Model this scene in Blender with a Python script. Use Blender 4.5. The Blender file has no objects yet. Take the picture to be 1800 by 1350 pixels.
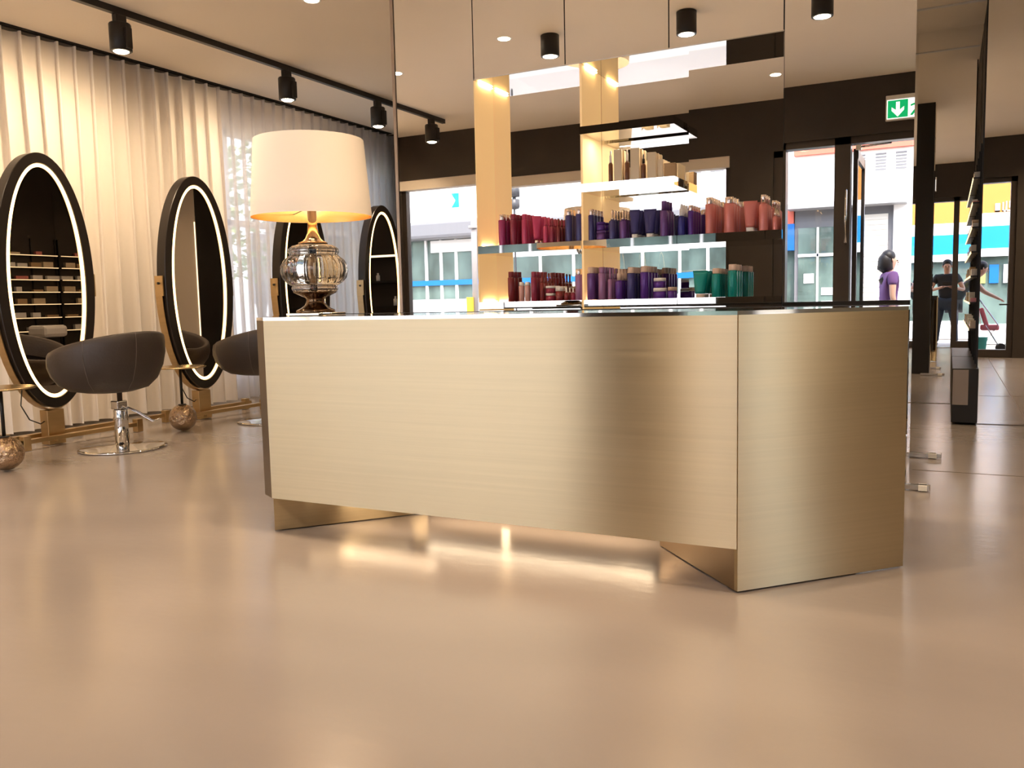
import bpy, bmesh, math, random
from mathutils import Vector, Matrix
random.seed(7)
PI = math.pi
sc = bpy.context.scene
COL = sc.collection

# ------------------------------------------------------------------ camera
F_PX, YAW, PIT, ROLL = 1495.07, 0.473287, 0.0963637, -0.0218151
cam_d = bpy.data.cameras.new('camera')
cam = bpy.data.objects.new('camera', cam_d); COL.objects.link(cam)
cam_d.sensor_fit = 'HORIZONTAL'; cam_d.sensor_width = 36.0
cam_d.lens = 36.0 * F_PX / 1800.0
cam_d.clip_start = 0.02; cam_d.clip_end = 300
_fw = Vector((-math.sin(YAW) * math.cos(PIT), math.cos(YAW) * math.cos(PIT), -math.sin(PIT)))
_rt = Vector((math.cos(YAW), math.sin(YAW), 0)); _up = _rt.cross(_fw)
_r2 = math.cos(ROLL) * _rt + math.sin(ROLL) * _up
_u2 = -math.sin(ROLL) * _rt + math.cos(ROLL) * _up
cam.matrix_world = Matrix(((_r2.x, _u2.x, -_fw.x, 0), (_r2.y, _u2.y, -_fw.y, 0), (_r2.z, _u2.z, -_fw.z, 1.1), (0, 0, 0, 1)))
sc.camera = cam

# ------------------------------------------------------------------ view, world, sun
sc.view_settings.view_transform = 'Standard'; sc.view_settings.look = 'None'
sc.view_settings.gamma = 1.0; sc.view_settings.exposure = 0.15
sc.view_settings.use_curve_mapping = False
sc.cycles.use_denoising = True
sc.cycles.max_bounces = 14; sc.cycles.glossy_bounces = 10; sc.cycles.diffuse_bounces = 5
sc.cycles.transmission_bounces = 10; sc.cycles.transparent_max_bounces = 24
sc.cycles.sample_clamp_indirect = 8.0
sc.cycles.caustics_refractive = False
sc.cycles.caustics_reflective = True
sc.cycles.blur_glossy = 1.0

w = bpy.data.worlds.new('sky'); sc.world = w; w.use_nodes = True
nt = w.node_tree; nt.nodes.clear()
sky = nt.nodes.new('ShaderNodeTexSky'); sky.sky_type = 'NISHITA'; sky.sun_disc = False
sky.sun_elevation = math.radians(48); sky.sun_rotation = math.radians(25); sky.dust_density = 2.5
bg = nt.nodes.new('ShaderNodeBackground'); bg.inputs['Strength'].default_value = 0.92
wo = nt.nodes.new('ShaderNodeOutputWorld')
nt.links.new(sky.outputs[0], bg.inputs[0]); nt.links.new(bg.outputs[0], wo.inputs[0])
sun_d = bpy.data.lights.new('sun', 'SUN'); sun_d.energy = 5.0; sun_d.angle = 0.01; sun_d.color = (1, .95, .86)
sun = bpy.data.objects.new('sun', sun_d); COL.objects.link(sun)
sun.rotation_euler = Vector((-0.35, -0.62, -1.2)).to_track_quat('-Z', 'Y').to_euler()
sun.location = (2, 8, 12)

WARM = (1.0, 0.74, 0.47)
LIGHT_K = 1.65

# ------------------------------------------------------------------ materials
MATS = {}
def mat(name, col=(.8, .8, .8), rough=.5, metal=0.0, emit=None, es=0.0, coat=0.0, aniso=0.0,
        noise=None, bump=None, alpha=1.0, trans=0.0, ior=1.45, spec=None, sheen=0.0):
    if name in MATS: return MATS[name]
    m = bpy.data.materials.new(name); m.use_nodes = True; MATS[name] = m
    t = m.node_tree; b = t.nodes['Principled BSDF']
    b.inputs['Base Color'].default_value = (*col, 1); b.inputs['Roughness'].default_value = rough
    b.inputs['Metallic'].default_value = metal; b.inputs['IOR'].default_value = ior
    if coat: b.inputs['Coat Weight'].default_value = coat; b.inputs['Coat Roughness'].default_value = .08
    if emit: b.inputs['Emission Color'].default_value = (*emit, 1); b.inputs['Emission Strength'].default_value = es
    if trans: b.inputs['Transmission Weight'].default_value = trans
    if spec is not None: b.inputs['Specular IOR Level'].default_value = spec
    if sheen: b.inputs['Sheen Weight'].default_value = sheen
    if aniso:
        b.inputs['Anisotropic'].default_value = aniso
        tg = t.nodes.new('ShaderNodeTangent'); tg.direction_type = 'RADIAL'; tg.axis = 'Z'
        t.links.new(tg.outputs[0], b.inputs['Tangent'])
    if noise or bump:
        tc = t.nodes.new('ShaderNodeTexCoord'); mp = t.nodes.new('ShaderNodeMapping')
        t.links.new(tc.outputs['Object'], mp.inputs[0])
        nz = t.nodes.new('ShaderNodeTexNoise'); t.links.new(mp.outputs[0], nz.inputs[0])
        sx, sy, sz, det, amt = noise or bump
        mp.inputs['Scale'].default_value = (sx, sy, sz); nz.inputs['Scale'].default_value = 1.0
        nz.inputs['Detail'].default_value = det
        if noise:
            mr = t.nodes.new('ShaderNodeMapRange'); t.links.new(nz.outputs[0], mr.inputs[0])
            mr.inputs[1].default_value = .25; mr.inputs[2].default_value = .75
            mr.inputs[3].default_value = 1 - amt; mr.inputs[4].default_value = 1 + amt
            mx = t.nodes.new('ShaderNodeVectorMath'); mx.operation = 'MULTIPLY'
            mx.inputs[0].default_value = col
            t.links.new(mr.outputs[0], mx.inputs[1]); t.links.new(mx.outputs[0], b.inputs['Base Color'])
        else:
            bp = t.nodes.new('ShaderNodeBump'); bp.inputs['Strength'].default_value = amt; bp.inputs['Distance'].default_value = .01
            t.links.new(nz.outputs[0], bp.inputs['Height']); t.links.new(bp.outputs[0], b.inputs['Normal'])
    return m

def glass_pane(name, tint=(1, 1, 1), refl=1.0):
    if name in MATS: return MATS[name]
    m = bpy.data.materials.new(name); m.use_nodes = True; MATS[name] = m
    t = m.node_tree; t.nodes.clear()
    o = t.nodes.new('ShaderNodeOutputMaterial'); mx = t.nodes.new('ShaderNodeMixShader')
    tr = t.nodes.new('ShaderNodeBsdfTransparent'); tr.inputs[0].default_value = (*tint, 1)
    gl = t.nodes.new('ShaderNodeBsdfGlossy'); gl.inputs['Roughness'].default_value = .01
    fr = t.nodes.new('ShaderNodeFresnel'); fr.inputs[0].default_value = 1.35
    mu = t.nodes.new('ShaderNodeMath'); mu.operation = 'MULTIPLY'; mu.inputs[1].default_value = refl
    t.links.new(fr.outputs[0], mu.inputs[0]); t.links.new(mu.outputs[0], mx.inputs[0])
    t.links.new(tr.outputs[0], mx.inputs[1]); t.links.new(gl.outputs[0], mx.inputs[2]); t.links.new(mx.outputs[0], o.inputs[0])
    return m

def curtain_mat(name, col, tl_, tr_):
    m = bpy.data.materials.new(name); m.use_nodes = True
    t = m.node_tree; t.nodes.clear()
    o = t.nodes.new('ShaderNodeOutputMaterial')
    d = t.nodes.new('ShaderNodeBsdfDiffuse'); d.inputs[0].default_value = (*col, 1)
    tl = t.nodes.new('ShaderNodeBsdfTranslucent'); tl.inputs[0].default_value = (.86, .83, .82, 1)
    tr = t.nodes.new('ShaderNodeBsdfTransparent')
    m1 = t.nodes.new('ShaderNodeMixShader'); m1.inputs[0].default_value = tl_
    m2 = t.nodes.new('ShaderNodeMixShader'); m2.inputs[0].default_value = tr_
    t.links.new(d.outputs[0], m1.inputs[1]); t.links.new(tl.outputs[0], m1.inputs[2])
    t.links.new(m1.outputs[0], m2.inputs[1]); t.links.new(tr.outputs[0], m2.inputs[2]); t.links.new(m2.outputs[0], o.inputs[0])
    return m

def floor_mat():
    m = bpy.data.materials.new('resin_floor'); m.use_nodes = True
    t = m.node_tree; b = t.nodes['Principled BSDF']
    tc = t.nodes.new('ShaderNodeTexCoord'); mp = t.nodes.new('ShaderNodeMapping'); mp.inputs['Scale'].default_value = (1.2, 2.2, 1)
    nz = t.nodes.new('ShaderNodeTexNoise'); nz.inputs['Scale'].default_value = 1.3; nz.inputs['Detail'].default_value = 0
    nz2 = t.nodes.new('ShaderNodeTexNoise'); nz2.inputs['Scale'].default_value = 2.0; nz2.inputs['Detail'].default_value = 2
    cr = t.nodes.new('ShaderNodeMapRange'); cr.inputs[1].default_value = .3; cr.inputs[2].default_value = .7; cr.inputs[3].default_value = .95; cr.inputs[4].default_value = 1.04
    mx = t.nodes.new('ShaderNodeVectorMath'); mx.operation = 'MULTIPLY'; mx.inputs[0].default_value = (.255, .22, .20)
    rr = t.nodes.new('ShaderNodeMapRange'); rr.inputs[1].default_value = .3; rr.inputs[2].default_value = .7; rr.inputs[3].default_value = .27; rr.inputs[4].default_value = .34
    t.links.new(tc.outputs['Object'], mp.inputs[0]); t.links.new(mp.outputs[0], nz.inputs[0]); t.links.new(mp.outputs[0], nz2.inputs[0])
    t.links.new(nz.outputs[0], cr.inputs[0]); t.links.new(cr.outputs[0], mx.inputs[1]); t.links.new(mx.outputs[0], b.inputs['Base Color'])
    b.inputs['Roughness'].default_value = .215
    bn = t.nodes.new('ShaderNodeTexNoise'); bn.inputs['Scale'].default_value = 7.0; bn.inputs['Detail'].default_value = 3; t.links.new(mp.outputs[0], bn.inputs[0])
    bp = t.nodes.new('ShaderNodeBump'); bp.inputs['Strength'].default_value = .10; bp.inputs['Distance'].default_value = .01; t.links.new(bn.outputs[0], bp.inputs['Height']); t.links.new(bp.outputs[0], b.inputs['Normal'])
    b.inputs['Specular IOR Level'].default_value = .95
    return m

def steel_mat():
    m = bpy.data.materials.new('brushed_champagne_steel'); m.use_nodes = True
    t = m.node_tree; b = t.nodes['Principled BSDF']
    b.inputs['Metallic'].default_value = 1.0; b.inputs['Anisotropic'].default_value = .97
    tg = t.nodes.new('ShaderNodeTangent'); tg.direction_type = 'RADIAL'; tg.axis = 'Z'; t.links.new(tg.outputs[0], b.inputs['Tangent']); b.inputs['Anisotropic Rotation'].default_value = .25
    tc = t.nodes.new('ShaderNodeTexCoord'); mp = t.nodes.new('ShaderNodeMapping'); mp.inputs['Scale'].default_value = (1.1, 1.1, 95)
    nz = t.nodes.new('ShaderNodeTexNoise'); nz.inputs['Scale'].default_value = 1.0; nz.inputs['Detail'].default_value = 5
    cr = t.nodes.new('ShaderNodeMapRange'); cr.inputs[1].default_value = .3; cr.inputs[2].default_value = .7; cr.inputs[3].default_value = .965; cr.inputs[4].default_value = 1.03
    mx = t.nodes.new('ShaderNodeVectorMath'); mx.operation = 'MULTIPLY'; mx.inputs[0].default_value = (.64, .53, .345)
    rr = t.nodes.new('ShaderNodeMapRange'); rr.inputs[1].default_value = .3; rr.inputs[2].default_value = .7; rr.inputs[3].default_value = .30; rr.inputs[4].default_value = .34
    t.links.new(tc.outputs['Object'], mp.inputs[0]); t.links.new(mp.outputs[0], nz.inputs[0])
    t.links.new(nz.outputs[0], cr.inputs[0]); t.links.new(cr.outputs[0], mx.inputs[1]); t.links.new(mx.outputs[0], b.inputs['Base Color'])
    t.links.new(nz.outputs[0], rr.inputs[0]); t.links.new(rr.outputs[0], b.inputs['Roughness'])
    return m

M_MIRROR = mat('silver_mirror', (.93, .925, .91), .0, 1.0)
M_SHELF = mat('shelf_mirror', (.62, .62, .60), .02, 1.0)
M_DARKMIRROR = mat('bronze_mirror', (.50, .45, .40), .0, 1.0)
M_DARK = mat('dark_brown_wall', (.032, .024, .018), .55, noise=(3, 3, 3, 3, .12))
M_DARKGREY = mat('umber_wall', (.13, .13, .12), .6)
M_BLACK = mat('black_metal', (.012, .010, .009), .4)
M_FRAME = mat('dark_bronze_frame', (.045, .035, .028), .38, .3)
M_CEIL = mat('plaster_ceiling', (.90, .81, .68), .8, noise=(.6, .6, .6, 2, .03))
M_BEIGE = mat('beige_plaster', (.74, .66, .56), .75)
M_FLOOR = floor_mat(); M_STEEL = steel_mat()
M_CURT = curtain_mat('lined_curtain', (.88, .82, .75), .15, .02); M_SHEER = curtain_mat('sheer_curtain', (.88, .89, .93), .80, .36)
M_GLASS = glass_pane('window_glass')
M_GOLD = mat('brushed_brass', (.62, .45, .24), .3, 1.0, noise=(4, 4, 30, 3, .08))
M_CHROME = mat('chrome', (.75, .74, .73), .06, 1.0)
M_STEELP = mat('satin_steel', (.6, .58, .55), .25, 1.0)
M_LEATHER = mat('taupe_leather', (.042, .031, .026), .45, bump=(60, 60, 60, 3, .12))
M_LED = mat('warm_led', (1, .8, .5), .5, emit=(1, .62, .25), es=4.5)
M_LEDW = mat('white_led', (1, .9, .7), .5, emit=(1, .78, .5), es=4.0)
M_BULB = mat('lamp_lens', (1, .9, .7), .5, emit=(1, .80, .55), es=25.0)
M_LIT = mat('backlit_panel', (.75, .62, .42), .6, emit=(1, .56, .20), es=.42)
M_WHITE = mat('white_paint', (.8, .79, .77), .5)

# ------------------------------------------------------------------ mesh builder
class MB:
    def __init__(s): s.bm = bmesh.new()
    def quadgrid(s, rows, closed_u=False, closed_v=False, smooth=True):
        vs = [[s.bm.verts.new(p) for p in r] for r in rows]
        n = len(rows); m_ = len(rows[0])
        for i in range(n if closed_v else n - 1):
            for j in range(m_ if closed_u else m_ - 1):
                a, b, c, d = vs[i][j], vs[i][(j + 1) % m_], vs[(i + 1) % n][(j + 1) % m_], vs[(i + 1) % n][j]
                try:
                    f = s.bm.faces.new((a, b, c, d)); f.smooth = smooth
                except ValueError: pass
        return vs
    def box(s, x0, x1, y0, y1, z0, z1, bev=0.0):
        r = bmesh.ops.create_cube(s.bm, size=1.0, matrix=Matrix.Translation(((x0 + x1) / 2, (y0 + y1) / 2, (z0 + z1) / 2)) @ Matrix.Diagonal((abs(x1 - x0), abs(y1 - y0), abs(z1 - z0), 1)))
        if bev:
            es = list({e for v in r['verts'] for e in v.link_edges})
            bmesh.ops.bevel(s.bm, geom=es, offset=bev, segments=2, affect='EDGES', profile=.5)
        return s
    def obox(s, c, size, rot, bev=0.0):
        m_ = Matrix.Translation(c) @ rot.to_4x4() @ Matrix.Diagonal((*size, 1))
        r = bmesh.ops.create_cube(s.bm, size=1.0, matrix=m_)
        if bev:
            es = list({e for v in r['verts'] for e in v.link_edges})
            bmesh.ops.bevel(s.bm, geom=es, offset=bev, segments=2, affect='EDGES', profile=.5)
        return s
    def bar(s, a, b, wd, ht, bev=0.0):
        a = Vector(a); b = Vector(b); d = b - a
        return s.obox((a + b) / 2, (wd, ht, d.length), d.to_track_quat('Z', 'Y').to_matrix(), bev)
    def lathe(s, prof, c=(0, 0, 0), n=32, cap=True, rib=0, ribamp=0.0):
        rows = []
        for r, z in prof:
            row = []
            for k in range(n):
                a = 2 * PI * k / n
                rr = r * (1 + (ribamp * abs(math.cos(rib * a / 2)) if rib else 0))
                row.append((c[0] + rr * math.cos(a), c[1] + rr * math.sin(a), c[2] + z))
            rows.append(row)
        vs = s.quadgrid(rows, closed_u=True)
        if cap:
            for rr in (vs[0][::-1], vs[-1]):
                try: s.bm.faces.new(rr)
                except ValueError: pass
        return s
    def cyl(s, c, r, h, n=24, axis='Z', r2=None):
        r2 = r if r2 is None else r2
        rot = {'Z': Matrix.Identity(4), 'X': Matrix.Rotation(PI / 2, 4, 'Y'), 'Y': Matrix.Rotation(-PI / 2, 4, 'X')}[axis]
        res = bmesh.ops.create_cone(s.bm, cap_ends=True, segments=n, radius1=r, radius2=r2, depth=h, matrix=Matrix.Translation(c) @ rot @ Matrix.Translation((0, 0, h / 2)))
        for f in {f for v in res['verts'] for f in v.link_faces}:
            if len(f.verts) == 4: f.smooth = True
        return s
    def tube(s, pts, r, n=8):
        pts = [Vector(p) for p in pts]; rows = []
        for i, p in enumerate(pts):
            d = (pts[min(i + 1, len(pts) - 1)] - pts[max(i - 1, 0)]).normalized()
            q = d.to_track_quat('Z', 'Y'); rr = r[i] if isinstance(r, (list, tuple)) else r
            rows.append([p + q @ Vector((rr * math.cos(2 * PI * k / n), rr * math.sin(2 * PI * k / n), 0)) for k in range(n)])
        vs = s.quadgrid(rows, closed_u=True)
        for rr in (vs[0][::-1], vs[-1]):
            try: s.bm.faces.new(rr)
            except ValueError: pass
        return s
    def prism(s, poly, z0, z1, top=None):
        a = [s.bm.verts.new((x, y, z0)) for x, y in poly]
        b = [s.bm.verts.new((x, y, z1)) for x, y in (top or poly)]
        s.bm.faces.new(a[::-1]); s.bm.faces.new(b)
        for i in range(len(a)):
            j = (i + 1) % len(a); s.bm.faces.new((a[i], a[j], b[j], b[i]))
        return s
    def face(s, pts):
        s.bm.faces.new([s.bm.verts.new(p) for p in pts]); return s
    def slab(s, pts, n, th):
        """polygon extruded by th along n"""
        n = Vector(n) * th
        a = [s.bm.verts.new(p) for p in pts]; b = [s.bm.verts.new(Vector(p) + n) for p in pts]
        s.bm.faces.new(a[::-1]); s.bm.faces.new(b)
        for i in range(len(a)):
            j = (i + 1) % len(a); s.bm.faces.new((a[i], a[j], b[j], b[i]))
        return s
    def ico(s, c, r, sub=2, sc_=(1, 1, 1)):
        res = bmesh.ops.create_icosphere(s.bm, subdivisions=sub, radius=r, matrix=Matrix.Translation(c) @ Matrix.Diagonal((*sc_, 1)))
        for f in {f for v in res['verts'] for f in v.link_faces}: f.smooth = True
        return s
    def mesh(s, name):
        bmesh.ops.recalc_face_normals(s.bm, faces=s.bm.faces[:])
        me = bpy.data.meshes.new(name); s.bm.to_mesh(me); s.bm.free(); return me

def root_loc(o):
    v = Vector((0, 0, 0))
    while o is not None: v += Vector(o.location); o = o.parent
    return v
def tag(o, label=None, cat=None, group=None, kind=None):
    if label: o['label'] = label
    if cat: o['category'] = cat
    if group: o['group'] = group
    if kind: o['kind'] = kind
    return o
def thing(name, label, cat, loc=(0, 0, 0), group=None):
    o = bpy.data.objects.new(name, None); COL.objects.link(o); o.location = loc; o.empty_display_size = .1
    return tag(o, label, cat, group)
def obj(name, mb, m, parent=None, label=None):
    me = mb.mesh(name) if isinstance(mb, MB) else mb
    if m is not None: me.materials.append(m)
    o = bpy.data.objects.new(name, me); COL.objects.link(o)
    if parent is not None:
        off = root_loc(parent); o.parent = parent
    else:
        n = len(me.vertices) or 1
        xs = [v.co.x for v in me.vertices]; ys = [v.co.y for v in me.vertices]; zs = [v.co.z for v in me.vertices]
        off = Vector(((min(xs) + max(xs)) / 2, (min(ys) + max(ys)) / 2, min(zs))); o.location = off
    if off.length > 0: me.transform(Matrix.Translation(-off))
    if label: o['label'] = label
    return o
def one(name, mb, m, label, cat, group=None): return tag(obj(name, mb, m), label, cat, group)
def struct(name, mb, m, parent=None):
    o = obj(name, mb, m, parent)
    if parent is None: o['kind'] = 'structure'
    return o
def copy_tree(o, parent=None):
    c = o.copy(); COL.objects.link(c); c.parent = parent
    for ch in list(o.children): copy_tree(ch, c)
    return c
def light(name, kind, loc, e, size=.1, aim=None, spot=None, parent=None, col=WARM, sizey=None):
    d = bpy.data.lights.new(name, kind); d.energy = e * LIGHT_K; d.color = col
    if kind == 'AREA':
        d.shape = 'RECTANGLE' if sizey else 'DISK'; d.size = size
        if sizey: d.size_y = sizey
    else: d.shadow_soft_size = size
    if spot: d.spot_size = spot; d.spot_blend = .85
    o = bpy.data.objects.new(name, d); COL.objects.link(o)
    o.location = Vector(loc) - (root_loc(parent) if parent else Vector((0, 0, 0)))
    if parent: o.parent = parent
    if aim is not None: o.rotation_euler = Vector(aim).to_track_quat('-Z', 'Y').to_euler()
    return o

# ================================================================== SETTING
H = 3.6; YB = -0.16; XL = -7.72; XR = 4.0; YF = 10.7
struct('floor', MB().box(XL - .3, XR + .3, YB - .35, YF + .3, -.2, 0), M_FLOOR)
struct('ceiling', MB().box(XL - .3, XR + .3, YB - .3, YF + .3, H, H + .3), M_CEIL)
# left wall behind the curtain: solid, then a window bay
mb = MB(); mb.box(XL - .25, XL, YB - .3, 7.0, 0, H); mb.box(XL - .25, XL, 7.0, YF + .3, 3.25, H); mb.box(XL - .25, XL, 7.0, YF + .3, 0, .25); mb.box(XL - .25, XL, 10.68, YF + .3, .25, 3.25)
struct('wall_left', mb, M_BEIGE)
wf = thing('window_1', None, None, (XL - .12, 8.8, .25)); wf['kind'] = 'structure'
mb = MB()
for y in (7.0, 7.75, 8.5, 9.35, 10.2, 10.62): mb.box(XL - .17, XL - .07, y, y + .06, .25, 3.25)
for z in (.25, 2.1, 3.18): mb.box(XL - .17, XL - .07, 7.0, 10.68, z, z + .07)
obj('window_frame', mb, M_WHITE, wf)
obj('window_pane', MB().box(XL - .13, XL - .12, 7.0, 10.68, .25, 3.25), M_GLASS, wf)
# wall behind the camera with shop window and door bay
mb = MB()
mb.box(XL - .3, XR + .3, YB - .3, YB, 2.95, H)
mb.box(XL - .3, -7.47, YB - .3, YB, 0, 2.95)
mb.box(-2.60, -2.04, YB - .3, YB, 0, 2.95)
mb.box(.97, XR + .3, YB - .3, YB, 0, 2.95)
mb.box(-7.47, -2.60, YB - .3, YB, 0, .12)
struct('wall_back', mb, M_DARK)
wf = thing('window_2', None, None, (-5.03, YB - .15, .12)); wf['kind'] = 'structure'
mb = MB()
mb.box(-7.47, -2.60, YB - .22, YB - .02, 2.81, 2.95); obj('blind_box', mb, M_BEIGE, wf)
mb = MB(); mb.box(-7.47, -7.40, YB - .2, YB - .1, .12, 2.81); mb.box(-2.67, -2.60, YB - .2, YB - .1, .12, 2.81); mb.box(-7.47, -2.6, YB - .2, YB - .1, .12, .19)
obj('window_frame', mb, M_FRAME, wf)
obj('window_pane', MB().box(-7.42, -2.62, YB - .16, YB - .15, .15, 2.85), M_GLASS, wf)
dr = thing('door_1', None, None, (-.5, YB - .1, 0)); dr['kind'] = 'structure'
mb = MB(); y0, y1 = YB - .22, YB - .04
mb.box(-2.04, -1.80, y0, y1, 0, 2.95); mb.box(-1.24, -1.06, y0, y1, 0, 2.95); mb.box(.07, .17, y0, y1, 0, 2.95); mb.box(.88, .97, y0, y1, 0, 2.95)
mb.box(-2.04, .97, y0, y1, 2.87, 2.95); mb.box(-1.80, -1.24, y0, y1, 0, .13); mb.box(.17, .88, y0, y1, 0, .13)
obj('door_frame', mb, M_FRAME, dr)
obj('door_pane', MB().box(-1.81, -1.23, YB - .135, YB - .125, .12, 2.88), M_GLASS, dr)
obj('door_pane', MB().box(.16, .89, YB - .135, YB - .125, .12, 2.88), M_GLASS, dr)
hb = MB(); hb.tube([(.90, YB - .04, .88), (.90, YB + .045, .88), (.76, YB + .045, .88)], .012)
obj('door_handle', hb, M_BLACK, dr)
hb = MB(); hb.tube([(-1.10, YB - .03, 2.35), (-1.10, YB + .03, 2.32), (-1.10, YB + .045, 2.0), (-1.10, YB + .03, 1.72), (-1.10, YB - .03, 1.70)], .014)
obj('door_handle', hb, M_CHROME, dr)
obj('threshold', MB().box(-1.06, .07, YB - .24, YB, 0, .012), M_STEELP, dr)
# open door leaf, swung out to the street
d2 = thing('door_2', None, None, (-1.03, YB - .25, 0)); d2['kind'] = 'structure'
mb = MB(); xa, xb = -1.05, -1.0
mb.box(xa, xb, -1.48, -1.39, .02, 2.84); mb.box(xa, xb, -.50, -.41, .02, 2.84); mb.box(xa, xb, -1.48, -.41, .02, .14); mb.box(xa, xb, -1.48, -.41, 2.72, 2.84)
obj('door_frame', mb, M_FRAME, d2); obj('door_pane', MB().box(-1.03, -1.02, -1.40, -.49, .12, 2.74), M_GLASS, d2)
mb = MB(); mb.box(-1.0, -.94, YB - .03, YB + .02, 2.78, 2.84); mb.tube([(-.97, YB - .02, 2.82), (-.62, YB - .06, 2.84)], .012)
obj('door_closer', mb, M_STEELP, dr)
mb = MB(); mb.box(XR, XR + .3, YB - .3, 2.42, 0, H); mb.box(XR, XR + .3, 2.86, 8.5, 0, H); mb.box(XR, XR + .3, 2.42, 2.86, 2.9, H)
struct('wall_right', mb, M_DARKGREY)
struct('wall_far', MB().box(XL, -1.0, YF, YF + .3, 0, H), M_DARK)
d3 = thing('door_3', None, None, (XR + .1, 2.67, 0)); d3['kind'] = 'structure'  # unseen glazed opening, added so the desk's side panel reflects daylight
mb = MB(); mb.box(XR + .08, XR + .14, 2.42, 2.48, 0, 2.9); mb.box(XR + .08, XR + .14, 2.80, 2.86, 0, 2.9); mb.box(XR + .08, XR + .14, 2.48, 2.80, 0, .12); mb.box(XR + .08, XR + .14, 2.48, 2.80, 2.8, 2.9)
obj('door_frame', mb, M_FRAME, d3); obj('door_pane', MB().box(XR + .105, XR + .115, 2.47, 2.81, .11, 2.81), M_GLASS, d3)
# mirrored back room block (far right): front mirror, black side, further mirror
mb = MB(); mb.box(.245, XR + .3, 8.03, YF + .3, 0, H); struct('wall_front', mb, M_DARK)
mb = MB(); mb.box(-3.0, .245, 9.41, YF + .3, 0, H); struct('wall_rear', mb, M_BEIGE)
t = thing('wall_mirror', 'tall mirror on the wall at the far right edge of the room', 'mirror', (2.1, 8.0, 0))
obj('mirror_glass', MB().box(.235, XR, 8.02, 8.03, .005, H), M_MIRROR, t)
t = thing('wall_mirror', 'full height mirror in the passage right of the reception desk, reflecting the entrance', 'mirror', (-.3, 9.4, 0))
obj('mirror_glass', MB().box(-.9, .24, 9.40, 9.41, .005, H), M_MIRROR, t)
struct('trim_1', MB().box(.225, .236, 8.012, 8.03, 0, H), M_BLACK)
# floor joints of the tiled part
mb = MB(); mb.box(-.17, XR, 5.80, 5.806, 0, .0015); mb.box(.617, .623, YB, 8.02, 0, .0015); mb.box(-.17, XR, 2.0, 2.006, 0, .0015)
struct('trim_2', mb, mat('joint', (.10, .075, .055), .6))
struct('trim_3', MB().box(-.9, .235, 8.62, 8.65, H - .012, H), M_WHITE)
struct('trim_4', MB().box(-7.46, -7.33, .3, 10.62, H - .012, H), M_BLACK)
struct('trim_5', MB().box(-3.012, -3.0, 9.42, YF, 0, H), M_DARK)

# street ground outside
struct('ground', MB().box(-60, 60, -60, 60, -.35, -.22), mat('asphalt', (.30, .27, .25), .9, noise=(.5, .5, .5, 4, .1)))
struct('pavement', MB().box(-30, 20, -3.6, YB - .35, -.22, -.02), mat('paving', (.46, .42, .38), .85, noise=(1, 1, 1, 4, .08)))

# ================================================================== CURTAIN
def curtain(ya, yb, seed):
    rows = []; ys = []; pitch = .178; sub = 12
    u0 = int((ya - .35) / pitch); u1 = int((yb - .35) / pitch)
    for i in range(u0 * sub, u1 * sub + 1):
        u = i / sub; ys.append((u, .35 + u * pitch, 2 * PI * u))
    zs = [.03, .06, .4, .8, 1.2, 1.6, 2.0, 2.4, 2.8, 3.1, 3.35, 3.44, 3.447, 3.52, 3.575]
    for z in zs:
        k = (3.575 - z) / 3.5; row = []
        for u, yy, ph in ys:
            rn = math.sin(int(u + .25) * 12.9898) * 43758.5453; rn -= math.floor(rn)
            # rounded pleat leaning over its neighbour
            px = math.cos(ph); amp = .055 + .012 * rn * k
            dy = .046 * math.sin(ph) * (1 - .25 * k) + .035 * k * math.sin(u * .9) + .012 * k * math.sin(u * 2.3)
            dx = .003 if .03 < z and z > 3.445 else 0
            row.append((-7.40 + amp * px + .03 * k * math.sin(u * .55) + dx, yy - dy, z))
        rows.append(row)
    mb = MB(); mb.quadgrid(rows); return mb
t = thing('curtain', 'cream floor length pleated curtain along the left wall', 'curtain', (-7.4, 5.4, .03))
obj('lined_fabric', curtain(.35, 7.30, 1), M_CURT, t)
obj('sheer_fabric', curtain(7.30, 10.68, 2), M_SHEER, t, 'sheer white curtain fabric with daylight behind')
obj('curtain_rail', MB().box(-7.44, -7.36, .35, 10.58, H - .025, H - .005), M_BLACK, t)

# ================================================================== CEILING LIGHTS
t = thing('lighting_track', 'black lighting track on the ceiling parallel to the curtain', 'lighting track', (-6.2, 5.0, 3.6))
obj('track', MB().box(-6.225, -6.175, .55, 9.3, 3.545, 3.6), M_BLACK, t)
def spot_on_track(y, label):
    t = thing('track_spotlight', label, 'spotlight', (-6.2, y, 3.545), 'spotlights on the black track')
    obj('bracket', MB().box(-6.225, -6.175, y - .05, y + .05, 3.47, 3.544), M_BLACK, t)
    mb = MB(); mb.lathe([(.082, 0), (.088, .004), (.088, .215), (.082, .225)], (-6.2, y, 3.25)); mb.box(-6.17, -6.09, y - .03, y + .03, 3.262, 3.43, .006)
    obj('housing', mb, M_BLACK, t)
    obj('lens', MB().lathe([(.0, .0), (.045, -.006), (.062, .004)], (-6.2, y, 3.246), cap=False), M_BULB, t)
    light('track_spot_beam', 'SPOT', (-6.2, y, 3.23), (130 if y < 6.5 else 90), .05, (-.8, .0, -.9), math.radians(138), t)
for y, l in ((.87, 'black track spotlight reflected in the mirror near the dark wall'), (2.95, 'black track spotlight on the track near the front window'),
             (5.08, 'black track spotlight nearest the left, above the large oval mirrors'), (7.1, 'black track spotlight above the white lampshade'),
             (8.7, 'black track spotlight farthest along the track, beside the mirror edge')): spot_on_track(y, l)
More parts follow.
